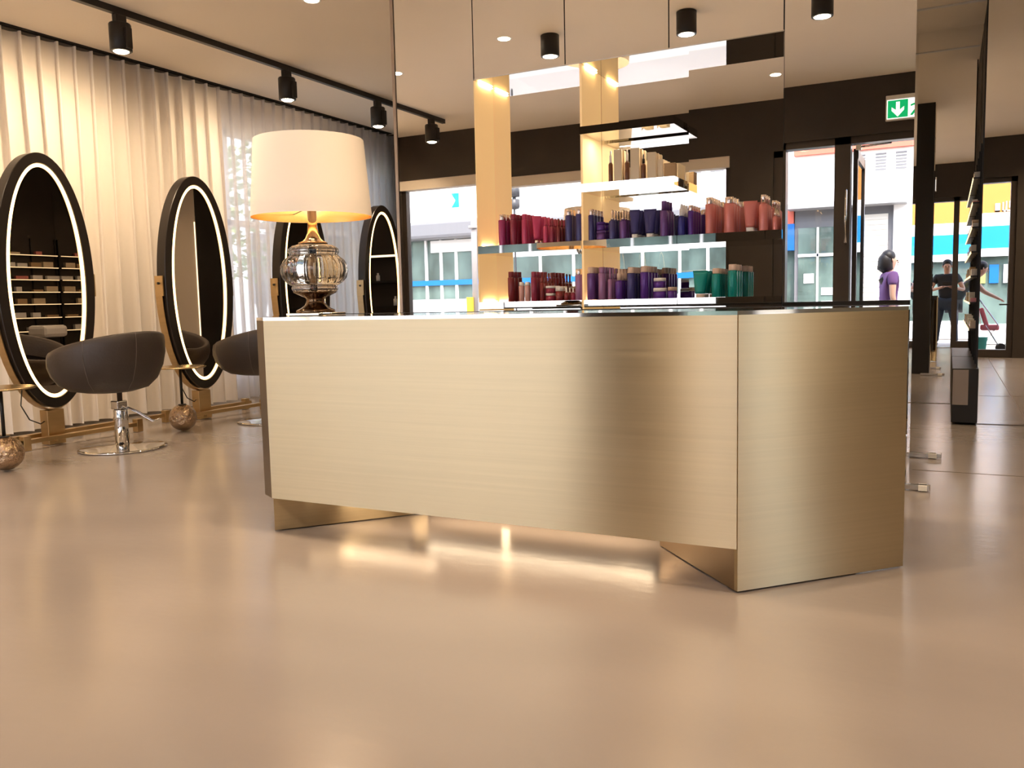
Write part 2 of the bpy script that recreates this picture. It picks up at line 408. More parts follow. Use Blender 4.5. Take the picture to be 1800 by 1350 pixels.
def surface_spot(x, y, label):
    t = thing('ceiling_spotlight', label, 'spotlight', (x, y, 3.6), 'black cylinder ceiling spotlights')
    obj('housing', MB().lathe([(.085, .002), (.088, .006), (.088, .195), (.082, .20)], (x, y, 3.4)), M_BLACK, t)
    obj('lens', MB().lathe([(.0, -.008), (.04, -.006), (.068, .002)], (x, y, 3.4), cap=False), M_BULB, t)
    light('ceiling_spot_beam', 'SPOT', (x, y, 3.385), 110, .05, (0, 0, -1), math.radians(110), t)
surface_spot(-3.41, 3.18, 'black cylinder ceiling spotlight reflected above the left shelf bay')
surface_spot(-2.10, 3.17, 'black cylinder ceiling spotlight reflected above the middle of the shelves')
surface_spot(-.985, 3.05, 'black cylinder ceiling spotlight reflected right of the shelves, at the picture top')
def downlight(x, y, label, e=70):
    t = thing('recessed_downlight', label, 'downlight', (x, y, 3.6), 'recessed ceiling downlights')
    obj('trim_ring', MB().lathe([(.055, .0), (.075, -.004), (.078, .0)], (x, y, 3.6), cap=False), M_WHITE, t)
    obj('lens', MB().cyl((x, y, 3.594), .056, .003), M_BULB, t)
    light('downlight_beam', 'SPOT', (x, y, 3.58), e, .06, (0, 0, -1), math.radians(140), t)
downlight(-4.71, 5.74, 'round recessed downlight cut by the top edge, above the oval mirrors')
downlight(-5.40, 2.83, 'round recessed downlight reflected next to the lighting track')
downlight(-3.83, 3.31, 'round recessed downlight reflected beside a black ceiling spotlight')
downlight(-1.80, 1.10, 'round recessed downlight reflected near the dark wall, right of the shelves')
for i, (x, y) in enumerate(((-4.2, 8.2), (-2.2, 7.4), (1.6, 1.6), (1.8, 4.2), (1.6, 6.6), (-1.4, 8.6), (1.7, .7), (2.9, 3.0))):  # out of view downlights, added as fill light and for steel reflections
    downlight(x, y, ['round recessed downlight in the back room left', 'round recessed downlight behind the mirrored shelf wall', 'round recessed downlight near the entrance on the right', 'round recessed downlight in the right half of the room', 'round recessed downlight in front of the far right mirror', 'round recessed downlight over the wash basin behind the shelf wall', 'round recessed downlight just inside the entrance, far right', 'round recessed downlight close to the right wall'][i], 75 if x < 0 and y > 2 else 115)

# ================================================================== RECEPTION DESK
def desk():
    t = thing('reception_desk', 'angular brushed champagne steel reception desk with undercut base', 'desk', (-1.8, 3.6, 0))
    F0 = (-2.925, 3.105); F1 = (-.674, 3.112); R1 = (-.134, 3.678); L1 = (-3.02, 3.16); L2 = (-3.45, 3.75)
    BR = (-.134, 4.05); BL = (-3.50, 4.05)
    th = .022
    ZT = 1.035; ZU = .168
    # front upper panel
    obj('front_panel', MB().slab([(F0[0], F0[1], ZU), (F1[0], F1[1], ZU), (F1[0], F1[1], ZT), (F0[0], F0[1], ZT)], (0, 1, 0), th), M_STEEL, t)
    n = Vector((-.707, .707, 0))
    obj('side_panel', MB().slab([(F1[0] + .004, F1[1], .008), (R1[0], R1[1], .008), (R1[0], R1[1], ZT), (F1[0] + .004, F1[1], ZT)], n, th), M_STEEL, t)
    obj('end_panel', MB().slab([(L1[0], L1[1], ZU), (L2[0], L2[1], ZU), (L2[0], L2[1], ZT), (L1[0], L1[1], ZT)], (.8, .6, 0), th), M_STEEL, t)
    n2 = Vector((.5, .86, 0))
    obj('side_panel', MB().slab([(F0[0], F0[1], ZU), (L1[0], L1[1], ZU), (L1[0], L1[1], ZT), (F0[0], F0[1], ZT)], n2, th), mat('shadow_bronze', (.20, .165, .135), .35, 1.0), t, 'narrow dark bronze end panel')  # steel coloured dark in place of the dark reflection it would show
    # plinth legs, cut back under the body
    obj('plinth', MB().prism([(F0[0] + .004, F0[1] + .006), (-2.41, 3.70), (-2.44, 3.70), (-3.2, 3.9), (-3.0, 3.30)], .006, ZU - .004), M_STEEL, t)
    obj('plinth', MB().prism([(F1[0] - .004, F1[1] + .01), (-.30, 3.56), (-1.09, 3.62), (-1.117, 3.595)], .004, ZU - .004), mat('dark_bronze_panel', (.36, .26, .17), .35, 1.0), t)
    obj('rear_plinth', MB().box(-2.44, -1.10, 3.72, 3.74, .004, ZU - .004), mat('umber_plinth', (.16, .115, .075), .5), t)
    obj('led_strip', MB().box(-1.975, -1.935, 3.708, 3.718, .04, ZU - .01), M_LEDW, t)  # glowing strip added for the lit gap in the rear plinth
    # carcass underside and top
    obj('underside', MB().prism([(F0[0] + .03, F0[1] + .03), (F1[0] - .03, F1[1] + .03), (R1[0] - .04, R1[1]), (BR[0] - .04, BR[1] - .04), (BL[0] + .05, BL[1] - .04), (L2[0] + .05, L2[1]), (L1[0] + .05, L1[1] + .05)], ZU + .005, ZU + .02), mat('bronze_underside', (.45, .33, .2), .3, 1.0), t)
    obj('desk_top', MB().prism([F0, F1, R1, BR, BL, L2, L1], ZT, 1.05), mat('polished_steel_top', (.80, .78, .75), .06, 1.0), t)
    obj('back_edge', MB().box(BL[0] + .01, BR[0] - .01, 4.051, 4.075, .985, 1.052), M_BLACK, t)
    obj('back_panel', MB().box(BL[0] + .05, BR[0] - .05, 4.0, 4.02, .19, 1.03), M_DARK, t)
    # led lines under the body
    obj('led_strip', MB().bar((-2.80, 3.22, ZU - .003), (-2.46, 3.60, ZU - .003), .012, .006), M_LEDW, t)
    obj('led_strip', MB().bar((-1.45, 3.78, ZU + .0), (-1.13, 3.60, ZU + .0), .014, .008), M_LEDW, t)
    light('desk_led_glow', 'AREA', (-2.55, 3.36, ZU - .01), .8, .8, (0, 0, -1), None, t, WARM, .05)
    light('desk_led_glow', 'AREA', (-1.75, 3.60, ZU - .01), 2.2, 1.2, (0, 0, -1), None, t, WARM, .05)
    return t
desk()
# low metal foot rails behind the desk
t = thing('foot_rail', 'short polished metal foot bar on the floor at the desk back, nearer one', 'foot rail', (-.2, 5.2, 0), 'metal foot bars behind the desk')
obj('rail_bar', MB().box(-.42, -.06, 5.165, 5.205, .005, .036, .004), M_STEELP, t); obj('end_cap', MB().box(-.12, -.075, 5.155, 5.215, .004, .036, .003), M_WHITE, t)
t2 = thing('foot_rail', 'short polished metal foot bar beyond the mirrored wall corner, farther one', 'foot rail', (-.1, 6.25, 0), 'metal foot bars behind the desk')
obj('rail_bar', MB().box(-.30, -.01, 6.225, 6.265, .005, .036, .004), M_STEELP, t2); obj('end_cap', MB().box(-.09, -.04, 6.215, 6.275, .004, .036, .003), M_WHITE, t2)

# ================================================================== TABLE LAMP
def lamp():
    x, y = -3.03, 3.62
    t = thing('table_lamp', 'large table lamp with white drum shade and ribbed glass body on the desk', 'lamp', (x, y, 1.05))
    br = mat('dark_bronze', (.17, .11, .065), .12, 1.0)
    mb = MB(); mb.box(x - .12, x + .12, y - .12, y + .12, 1.0508, 1.066, .003); obj('base', mb, mat('polished_nickel', (.75, .68, .58), .08, 1.0), t)
    mb = MB(); mb.lathe([(.112, 1.066), (.112, 1.080), (.085, 1.092), (.062, 1.11), (.053, 1.13), (.052, 1.142), (.058, 1.152), (.09, 1.165), (.118, 1.18), (.126, 1.186)], (x, y, 0), 40); obj('pedestal', mb, br, t)
    gl = mat('ribbed_glass', (.86, .84, .80), .03, trans=1.0, ior=1.45)
    prof = [(.118, 1.188), (.128, 1.20), (.128, 1.212), (.122, 1.219), (.150, 1.235), (.176, 1.265), (.186, 1.30), (.183, 1.335), (.165, 1.368), (.138, 1.390), (.133, 1.398), (.140, 1.412), (.137, 1.43), (.118, 1.447), (.085, 1.456)]
    inn = [(max(r - .012, .01), z) for r, z in prof]
    mb = MB(); mb.lathe(prof + [(.06, 1.456)] , (x, y, 0), 120, False, 20, .035)
    mb.lathe([(r - .0, z) for r, z in inn] , (x, y, 0), 60, False)
    obj('glass_body', mb, gl, t)
    obj('stem', MB().cyl((x, y, 1.18), .008, .30, 12), br, t)
    mb = MB(); mb.lathe([(.083, 1.457), (.083, 1.466), (.062, 1.474), (.044, 1.49), (.032, 1.52), (.027, 1.56), (.027, 1.66), (.012, 1.67)], (x, y, 0), 32); obj('neck', mb, br, t)
    obj('bulb', MB().lathe([(.012, 1.67), (.014, 1.69), (.03, 1.72), (.028, 1.75), (.005, 1.775)], (x, y, 0), 16), mat('frosted_bulb', (1, .9, .7), .5, emit=(1, .78, .5), es=5.0), t)
    zb, zt = 1.61, 2.04; rb, rt = .340, .307
    n = 72
    rows = [[(x + r * math.cos(2 * PI * k / n), y + r * math.sin(2 * PI * k / n), z) for k in range(n)] for r, z in ((rb, zb), (rt, zt))]
    mb = MB(); mb.quadgrid(rows, closed_u=True)
    sh = bpy.data.materials.new('shade_fabric'); sh.use_nodes = True; MATS['shade'] = sh
    tt = sh.node_tree; tt.nodes.clear(); o = tt.nodes.new('ShaderNodeOutputMaterial'); mx = tt.nodes.new('ShaderNodeMixShader'); mx.inputs[0].default_value = .03
    d = tt.nodes.new('ShaderNodeBsdfDiffuse'); d.inputs[0].default_value = (.86, .78, .69, 1); tl = tt.nodes.new('ShaderNodeBsdfTranslucent'); tl.inputs[0].default_value = (.88, .80, .70, 1)
    tt.links.new(d.outputs[0], mx.inputs[1]); tt.links.new(tl.outputs[0], mx.inputs[2]); tt.links.new(mx.outputs[0], o.inputs[0])
    s = obj('lamp_shade', mb, sh, t)
    rows = [[(x + r * math.cos(2 * PI * k / n), y + r * math.sin(2 * PI * k / n), z) for k in range(n)] for r, z in ((rb - .004, zb + .001), (rb - .0055, zb + .07))]
    mb = MB(); mb.quadgrid(rows, closed_u=True)
    obj('shade_lining', mb, mat('gold_foil', (.95, .66, .30), .22, 1.0), s)
    mb = MB()
    for k in range(3):
        a = 2 * PI * k / 3 + .5
        mb.tube([(x, y, 1.67), (x + (rb - .01) * math.cos(a), y + (rb - .01) * math.sin(a), 1.66)], .003, 6)
    obj('shade_spider', mb, M_BLACK, s)
    t.scale = (.93, .93, .93)
    light('lamp_bulb_light', 'POINT', (x, y, 1.80), 3.2, .05, None, None, t)
lamp()

# ================================================================== MIRRORED SHELF WALL
def shelf_wall():
    t = thing('mirrored_display_wall', 'full height mirrored partition with open product shelves behind the desk', 'display wall', (-1.95, 5.7, 0))
    XA, XB = -3.70, -.19; NX0, NX1 = -3.01, -.90; Y = 5.39; YB_ = 5.97; NZ0, NZ1 = 1.04, 2.66
    def panel(x0, x1, z0, z1):
        return obj('mirror_panel', MB().box(x0 + .004, x1 - .004, Y, Y + .012, z0 + .003, z1 - .003), M_MIRROR, t)
    panel(XA + .03, NX0, 0, H); panel(NX0, -2.31, NZ1, H); panel(-2.31, -1.60, NZ1, H); panel(-1.60, NX1, NZ1, H); panel(NX1, XB, 0, H)
    panel(NX0, -1.95, 0, NZ0); panel(-1.95, NX1, 0, NZ0)
    mb = MB(); mb.box(XA, XA + .026, Y - .004, YB_, 0, H); obj('edge_trim', mb, mat('taupe_trim', (.42, .34, .28), .35, .6), t)
    # carcass
    mb = MB(); mb.box(XA + .03, NX0 - .02, Y + .014, YB_, 0, H); mb.box(NX1 + .0, XB - .012, Y + .014, YB_, 0, H)
    mb.box(NX0 - .02, NX1, 5.80, YB_, 0, H); mb.box(NX0 - .02, NX1, Y + .014, 5.80, NZ1 + .01, H); mb.box(NX0 - .02, NX1, Y + .014, 5.80, 0, NZ0 - .01)
    obj('carcass', mb, M_BLACK, t)
    obj('end_mirror', MB().box(XB - .011, XB, Y + .002, YB_ - .12, .005, H), M_MIRROR, t)
    # niche backs
    obj('niche_mirror', MB().box(NX0, -2.21, 5.67, 5.68, NZ0, NZ1), M_MIRROR, t)
    obj('niche_mirror', MB().box(-2.195, -1.552, 5.755, 5.765, NZ0, NZ1), M_MIRROR, t)
    obj('niche_mirror', MB().box(-1.55, NX1, 5.67, 5.68, NZ0, NZ1), M_MIRROR, t)
    obj('niche_side', MB().box(-1.552, -1.55, 5.68, 5.76, NZ0, NZ1), M_DARKMIRROR, t)
    obj('niche_soffit', MB().box(NX0, NX1, Y + .002, 5.76, NZ1 - .001, NZ1 + .009), M_SHELF, t)
    obj('niche_floor', MB().box(NX0, NX1, Y + .002, 5.76, NZ0 - .009, NZ0), M_MIRROR, t)
    obj('niche_side', MB().box(NX1 - .002, NX1 - .0005, Y + .01, 5.67, NZ0, NZ1), M_MIRROR, t)
    # backlit sides
    obj('lit_panel', MB().box(NX0 - .012, NX0, Y + .006, 5.67, NZ0, NZ1 - .002), M_LIT, t)
    obj('lit_panel', MB().box(-2.212, -2.197, Y + .008, 5.755, NZ0, NZ1 - .002), M_LIT, t)
    # shelves
    def shelf(x0, x1, z0, z1, yb):
        s = obj('shelf', MB().box(x0, x1, Y - .004, yb, z0, z1), M_SHELF, t)
        return s
    for z0, z1 in ((1.445, 1.50), (1.052, 1.10)):
        shelf(NX0 + .001, -2.213, z0, z1, 5.669); shelf(-2.196, -1.553, z0, z1, 5.754); shelf(-1.5495, NX1 - .003, z0, z1, 5.669)
    for z0, z1 in ((1.82, 1.875), (2.20, 2.25)): shelf(-2.215, -1.568, z0, z1, 5.70)
    M_LED2 = mat('strip_led', (1, .8, .5), .5, emit=(1, .68, .32), es=30.0)
    for x in (NX0 + .004, -2.192):
        for z in (NZ1 - .012, 1.10 + .002, 1.50 + .002):
            if x > -2.5 and z > 1.4 and z < 2: continue
            mb = MB(); mb.box(x, x + .012, Y + .06, 5.64, z, z + .006); obj('led_strip', mb, M_LED2, t)
    light('shelf_led_light', 'AREA', (-1.88, 5.56, 2.195), 2.5, .5, (0, 0, -1), None, t, (1, .78, .52), .012)
shelf_wall()

# ================================================================== PRODUCTS
def pmat(name, col, rough=.32): return mat(name, col, rough, .25, coat=.3)
COLS = {
 'crimson': pmat('crimson_plastic', (.26, .02, .055)), 'magenta': pmat('magenta_plastic', (.34, .03, .14)), 'pinkred': pmat('bright_crimson', (.52, .05, .14)),
 'wine': pmat('wine_red_plastic', (.18, .015, .02)), 'blush': pmat('blush_plastic', (.55, .30, .27)), 'navy': pmat('navy_violet_plastic', (.045, .04, .17)),
 'indigo': pmat('indigo_plastic', (.02, .02, .22)), 'violet': pmat('violet_plastic', (.13, .05, .24)), 'lilac': pmat('mauve_plastic', (.30, .14, .30)),
 'purple': pmat('deep_purple_plastic', (.08, .02, .25)), 'brown': pmat('brown_violet_plastic', (.13, .06, .08)), 'rose': pmat('rose_pink_plastic', (.62, .20, .18)),
 'teal': pmat('teal_plastic', (.0, .24, .22)), 'ivory': pmat('ivory_card', (.72, .60, .42), .6), 'amber': pmat('amber_glass', (.16, .06, .03)),
 'kraft': mat('kraft_card', (.45, .30, .16), .7)}
CAPS = {'silver': mat('pale_rose_metal', (.85, .72, .66), .22, 1.0), 'same': None, 'beige': mat('beige_cap', (.70, .52, .42), .4), 'white': mat('white_cap', (.85, .82, .80), .35), 'black': M_BLACK}
def make_product(kind, colk, capk, wd, ht):
    r = wd / 2; body = COLS[colk]; capm = CAPS[capk] or body
    nm = {'bottle': 'shampoo_bottle', 'tube': 'cream_tube', 'jar': 'cream_jar', 'spray': 'spray_bottle', 'box': 'product_box', 'pump': 'pump_bottle', 'vial': 'serum_bottle'}[kind]
    t = thing(nm, None, {'bottle': 'bottle', 'tube': 'tube', 'jar': 'jar', 'spray': 'spray bottle', 'box': 'box', 'pump': 'pump bottle', 'vial': 'bottle'}[kind])
    if kind == 'bottle':
        h1 = ht * .81
        obj('body', MB().lathe([(r * .94, 0), (r, .004), (r, h1 - .004), (r * .93, h1)], n=20), body, t)
        obj('cap', MB().lathe([(r * .80, h1 + .001), (r * .82, h1 + .003), (r * .82, ht - .003), (r * .76, ht)], n=20), capm, t)
    elif kind == 'spray':
        h1 = ht * .66
        obj('body', MB().lathe([(r * .94, 0), (r, .004), (r, h1 - .01), (r * .55, h1)], n=18), body, t)
        obj('spray_head', MB().lathe([(r * .5, h1 + .001), (r * .5, h1 + .012), (r * .36, h1 + .014), (r * .42, ht - .004), (r * .3, ht)], n=14), capm, t)
    elif kind == 'pump':
        h1 = ht * .74
        obj('body', MB().lathe([(r * .94, 0), (r, .004), (r, h1 - .01), (r * .8, h1)], n=20), body, t)
        obj('pump_head', MB().lathe([(r * .62, h1 + .001), (r * .62, ht - .003), (r * .56, ht)], n=18), capm, t)
    elif kind == 'vial':
        h1 = ht * .62
        obj('body', MB().lathe([(r * .94, 0), (r, .003), (r, h1 - .012), (r * .6, h1)], n=16), body, t)
        obj('cap', MB().lathe([(r * .55, h1 + .001), (r * .55, ht - .03), (r * .35, ht - .028), (r * .3, ht)], n=14), capm, t)
    elif kind == 'jar':
        h1 = ht * .66
        obj('body', MB().lathe([(r * .93, 0), (r, .004), (r, h1)], n=28), body, t)
        obj('lid', MB().lathe([(r * 1.0, h1 + .001), (r * 1.0, ht - .003), (r * .96, ht)], n=28), capm, t)
    elif kind == 'tube':
        h0 = ht * .14
        rows = []
        for k in range(9):
            v = k / 8; z = h0 + (ht - h0) * v
            a = r * (.72 + .28 * v); b_ = r * .62 * (1 - v) ** .8 + .0015
            rows.append([(a * math.cos(2 * PI * j / 24), b_ * math.sin(2 * PI * j / 24), z) for j in range(24)])
        mb = MB(); vs = mb.quadgrid(rows, closed_u=True); mb.bm.faces.new(vs[0][::-1]); mb.bm.faces.new(vs[-1]); obj('body', mb, body, t)
        obj('cap', MB().lathe([(r * .56, 0), (r * .6, .003), (r * .6, h0 - .001)], n=20), capm, t)
    elif kind == 'box':
        obj('carton', MB().box(-r, r, -r * .8, r * .8, 0, ht, .0015), body, t)
        obj('flap_line', MB().box(-r * 1.002, r * 1.002, -r * .805, r * .805, ht * .80, ht * .806), CAPS['beige'], t)
    return t
SH = {3: 1.50, 4: 1.10, 2: 1.875}
GN = {3: 'hair products on the upper bottle shelf', 4: 'hair products on the lower bottle shelf', 2: 'boxed products on the small top shelf'}
SN = {3: 'upper shelf', 4: 'lower shelf', 2: 'top shelf'}
RANK = ['front row', 'second row', 'third row', 'back row']
# shelf, x, kind, colour, cap, width, height, files deep, description, z lift
PR = [
 (3, -2.827, 'bottle', 'magenta', 'silver', .057, .216, 4, 'dark magenta bottle with pale cap at the left end'),
 (3, -2.737, 'bottle', 'crimson', 'same', .052, .212, 4, 'dark crimson bottle, second type from the left'),
 (3, -2.650, 'bottle', 'pinkred', 'same', .046, .207, 4, 'rosy crimson bottle, third type from the left'),
 (3, -2.559, 'tube', 'pinkred', 'silver', .066, .188, 3, 'bright pink red tube among the crimson bottles'),
 (3, -2.490, 'spray', 'pinkred', 'same', .036, .178, 3, 'small bright crimson spray bottle'),
 (3, -2.440, 'spray', 'crimson', 'same', .033, .165, 4, 'small dark crimson spray bottle'),
 (3, -2.392, 'spray', 'wine', 'same', .033, .160, 4, 'small wine red spray bottle, last before the violet bottles'),
 (3, -2.313, 'bottle', 'navy', 'silver', .054, .216, 3, 'navy violet bottle with pale cap left of the lit column'),
 (3, -2.236, 'bottle', 'navy', 'silver', .052, .221, 1, 'navy violet bottle with pale cap right in front of the lit column'),
 (3, -2.150, 'bottle', 'navy', 'silver', .042, .206, 4, 'slim navy violet bottle just right of the lit column'),
 (3, -2.082, 'jar', 'violet', 'same', .064, .060, 2, 'violet jar, lower one of a stack'),
 (3, -2.082, 'jar', 'purple', 'same', .060, .055, 2, 'violet jar, upper one of a stack', .062),
 (3, -2.000, 'spray', 'navy', 'silver', .046, .191, 4, 'navy violet spray bottle with pale head beside the jars'),
 (3, -1.924, 'spray', 'violet', 'silver', .050, .186, 4, 'greyish violet spray bottle with pale head'),
 (3, -1.846, 'tube', 'navy', 'white', .068, .184, 3, 'navy violet tube, left one of the two tubes'),
 (3, -1.744, 'tube', 'navy', 'white', .084, .181, 3, 'navy violet tube, wider right one of the two tubes'),
 (3, -1.645, 'pump', 'violet', 'same', .055, .225, 3, 'tall grey violet pump bottle'),
 (3, -1.530, 'vial', 'indigo', 'white', .050, .197, 3, 'bright indigo bottle with white tip'),
 (3, -1.470, 'bottle', 'purple', 'silver', .038, .185, 4, 'slim purple bottle, last of the violet products'),
 (3, -1.349, 'bottle', 'rose', 'silver', .056, .225, 4, 'rose pink bottle with silver cap, first of the pink products'),
 (3, -1.227, 'bottle', 'rose', 'silver', .066, .220, 4, 'wide rose pink bottle with silver cap'),
 (3, -1.100, 'tube', 'rose', 'white', .084, .188, 3, 'wide rose pink tube'),
 (3, -1.018, 'pump', 'rose', 'silver', .054, .218, 3, 'rose pink pump bottle with pale head right of the pink tube'),
 (3, -.948, 'vial', 'rose', 'silver', .034, .136, 3, 'small rose pink bottle at the right end'),
 (4, -2.764, 'bottle', 'wine', 'same', .052, .211, 3, 'dark wine red bottle at the left end'),
 (4, -2.684, 'bottle', 'blush', 'white', .042, .136, 1, 'short blush pink bottle with white cap, left one of a pair'),
 (4, -2.636, 'bottle', 'blush', 'white', .042, .136, 1, 'short blush pink bottle with white cap, right one of a pair'),
 (4, -2.585, 'bottle', 'crimson', 'same', .048, .205, 4, 'crimson bottle with pale band'),
 (4, -2.524, 'spray', 'wine', 'same', .034, .195, 4, 'slim wine red spray bottle'),
 (4, -2.462, 'jar', 'crimson', 'white', .068, .052, 2, 'crimson jar with white lid, lower left one'),
 (4, -2.462, 'jar', 'crimson', 'white', .068, .050, 2, 'crimson jar with white lid, stacked on top', .053),
 (4, -2.392, 'jar', 'wine', 'white', .056, .098, 2, 'tall wine red jar with white lid'),
 (4, -2.340, 'vial', 'wine', 'white', .034, .088, 3, 'tiny wine red bottle with white tip'),
 (4, -2.290, 'vial', 'crimson', 'white', .034, .086, 3, 'tiny crimson bottle with white tip beside the purple bottles'),
 (4, -2.244, 'bottle', 'lilac', 'silver', .056, .212, 1, 'mauve purple bottle with silver cap left of the lit column'),
 (4, -2.156, 'bottle', 'violet', 'beige', .058, .221, 4, 'violet bottle with beige cap in front of the lit column'),
 (4, -2.078, 'bottle', 'lilac', 'same', .052, .218, 4, 'pinkish mauve bottle'),
 (4, -2.020, 'spray', 'lilac', 'same', .034, .210, 3, 'slim mauve spray bottle'),
 (4, -1.956, 'vial', 'purple', 'beige', .053, .202, 4, 'bright purple bottle with beige tip'),
 (4, -1.872, 'bottle', 'navy', 'beige', .055, .210, 4, 'dark navy bottle with beige cap'),
 (4, -1.780, 'bottle', 'purple', 'beige', .058, .214, 4, 'dark purple bottle with beige cap'),
 (4, -1.680, 'jar', 'purple', 'white', .088, .068, 1, 'wide purple jar with white lid, lower one of a stack'),
 (4, -1.680, 'jar', 'purple', 'white', .080, .064, 1, 'purple jar with white lid, upper one of a stack', .069),
 (4, -1.600, 'jar', 'purple', 'beige', .044, .072, 2, 'small purple jar with beige lid'),
 (4, -1.414, 'tube', 'teal', 'beige', .095, .171, 2, 'glossy teal tube with beige cap'),
 (4, -1.308, 'bottle', 'teal', 'beige', .056, .182, 4, 'teal bottle with beige cap, left one of the teal bottles'),
 (4, -1.205, 'bottle', 'teal', 'beige', .062, .203, 4, 'tall teal bottle with beige cap, right one of the teal bottles'),
 (2, -2.008, 'vial', 'amber', 'white', .030, .201, 1, 'slim amber bottle with white cap, left of the cartons'),
 (2, -1.955, 'box', 'ivory', 'white', .052, .204, 3, 'tall ivory carton, left one'),
 (2, -1.893, 'vial', 'amber', 'white', .030, .200, 1, 'slim amber bottle with white cap, between two tall cartons'),
 (2, -1.838, 'box', 'ivory', 'white', .058, .202, 3, 'tall ivory carton, middle one'),
 (2, -1.782, 'vial', 'amber', 'black', .032, .159, 1, 'slim amber bottle with black cap beside the lower cartons'),
 (2, -1.725, 'box', 'ivory', 'white', .056, .164, 3, 'medium ivory carton'),
 (2, -1.668, 'box', 'ivory', 'white', .034, .115, 1, 'small ivory carton'),
 (2, -1.605, 'box', 'kraft', 'white', .074, .085, 1, 'low brown kraft box at the right end')]
for p in PR:
    s_, x, kind, colk, capk, wd, ht, nrow, desc = p[:9]; lift = p[9] if len(p) > 9 else 0
    src = make_product(kind, colk, capk, wd, ht)
    step = max(wd * 1.12, .058); deep = 5.735 if -2.19 < x < -1.56 else 5.655
    y0 = 5.395 + max(wd / 2, .028)
    k = 0
    while k < nrow and y0 + k * step + wd / 2 < deep:
        o = src if k == 0 else copy_tree(src)
        o.location = (x, y0 + k * step, SH[s_] + .0008 + lift)
        if kind == 'tube' or kind == 'box': o.rotation_euler.z = .15 + .04 * math.sin(k * 3 + x * 9)
        multi = nrow > 1
        o['label'] = desc + ' ' + SN[s_] + ((', ' + RANK[k]) if multi else '')
        o['group'] = GN[s_]
        k += 1

# ================================================================== OVAL MIRRORS
def oval_mirror(yc, label, i):
    X = -6.55; zc = 1.345; a, b = .425, 1.035
    t = thing('oval_mirror', label, 'mirror', (X - .1, yc, 0), 'oval salon mirrors on brass stands')
    n = 144
    def ell(ra, rb, x): return [(x, yc + ra * math.cos(2 * PI * k / n), zc + rb * math.sin(2 * PI * k / n)) for k in range(n)]
    mb = MB(); d0, d1 = X - .115, X
    mb.quadgrid([ell(a - .085, b - .085, d1 - .012), ell(a - .082, b - .082, d1), ell(a - .004, b - .004, d1), ell(a, b, d1 - .006), ell(a, b, d0 + .004), ell(a - .004, b - .004, d0)], closed_u=True, smooth=False)
    v = mb.bm.verts[:]; vs = [mb.bm.verts.new(p) for p in ell(a - .004, b - .004, d0)]; mb.bm.faces.new(vs)
    obj('frame', mb, mat('black_brown_lacquer', (.014, .010, .008), .3), t)
    mb = MB(); mb.quadgrid([ell(a - .086, b - .086, d1 - .012), ell(a - .088, b - .088, d1 - .004), ell(a - .112, b - .112, d1 - .004), ell(a - .114, b - .114, d1 - .012)], closed_u=True)
    obj('led_ring', mb, M_LED, t)
    mb = MB(); vs = [mb.bm.verts.new(p) for p in ell(a - .080, b - .080, d1 - .014)]; mb.bm.faces.new(vs); obj('mirror_glass', mb, M_DARKMIRROR, t)
    # brass yoke: two curved side straps joining a post
    for sgn in (-1, 1):
        pts = []
        for k in range(13):
            th = PI * (.0 - .5 * k / 12)
            pts.append((X - .07, yc + sgn * (a + .012) * math.cos(th) * (1 if k < 11 else 1), zc + (b + .012) * math.sin(th)))
        mb = MB(); rows = []
        for k, p in enumerate(pts):
            w_ = .055
            th = PI * (.0 - .5 * k / 12)
            ny, nz = sgn * math.cos(th), math.sin(th)
            o1 = (p[0] - w_, p[1], p[2]); o2 = (p[0] + w_ * .6, p[1], p[2]); o3 = (p[0] + w_ * .6, p[1] + ny * .008, p[2] + nz * .008); o4 = (p[0] - w_, p[1] + ny * .008, p[2] + nz * .008)
            rows.append([o1, o2, o3, o4])
        mb.quadgrid(rows, closed_u=True, smooth=False); obj('yoke_arm', mb, M_GOLD, t)
        obj('pivot_plate', MB().box(X - .125, X - .02, yc + sgn * (a + .013) - .006, yc + sgn * (a + .013) + .006, zc - .12, zc + .07), M_GOLD, t)
        obj('pivot_knob', MB().cyl((X - .07, yc + sgn * (a + .019) - (0 if sgn > 0 else .012), zc), .012, .012, 14, 'Y'), M_BLACK, t)
    obj('post', MB().box(X - .13, X - .03, yc - .075, yc + .075, .004, zc - b - .018, .004), M_GOLD, t)
    mb = MB()
    mb.box(X + .02, X + .075, yc - .36, yc + .74, .055, .09, .003); mb.box(X - .24, X - .19, yc - .55, yc + .80, .055, .09, .003)
    for yy in (yc - .36, yc + .70): mb.box(X + .015, X + .08, yy, yy + .06, 0.004, .12, .003); mb.box(X - .245, X - .185, yy, yy + .06, .004, .12, .003)
    mb.box(X - .19, X + .02, yc - .03, yc + .03, .03, .056)
    obj('base_rails', mb, M_GOLD, t)
    obj('power_cable', MB().tube([(X - .05, yc - .26, .50), (X - .02, yc - .30, .36), (X + .0, yc - .25, .24), (X - .03, yc - .14, .19), (X - .08, yc - .07, .20)], .005, 6), M_BLACK, t)
for i, (y, l) in enumerate(((4.52, 'large oval light ring mirror at the left edge, reflecting lit shelves'), (6.12, 'oval light ring mirror, second from the left, between two salon chairs'),
                            (7.67, 'oval light ring mirror half hidden behind the table lamp'), (9.22, 'oval light ring mirror farthest away, right beside the mirrored wall edge'))): oval_mirror(y, l, i)

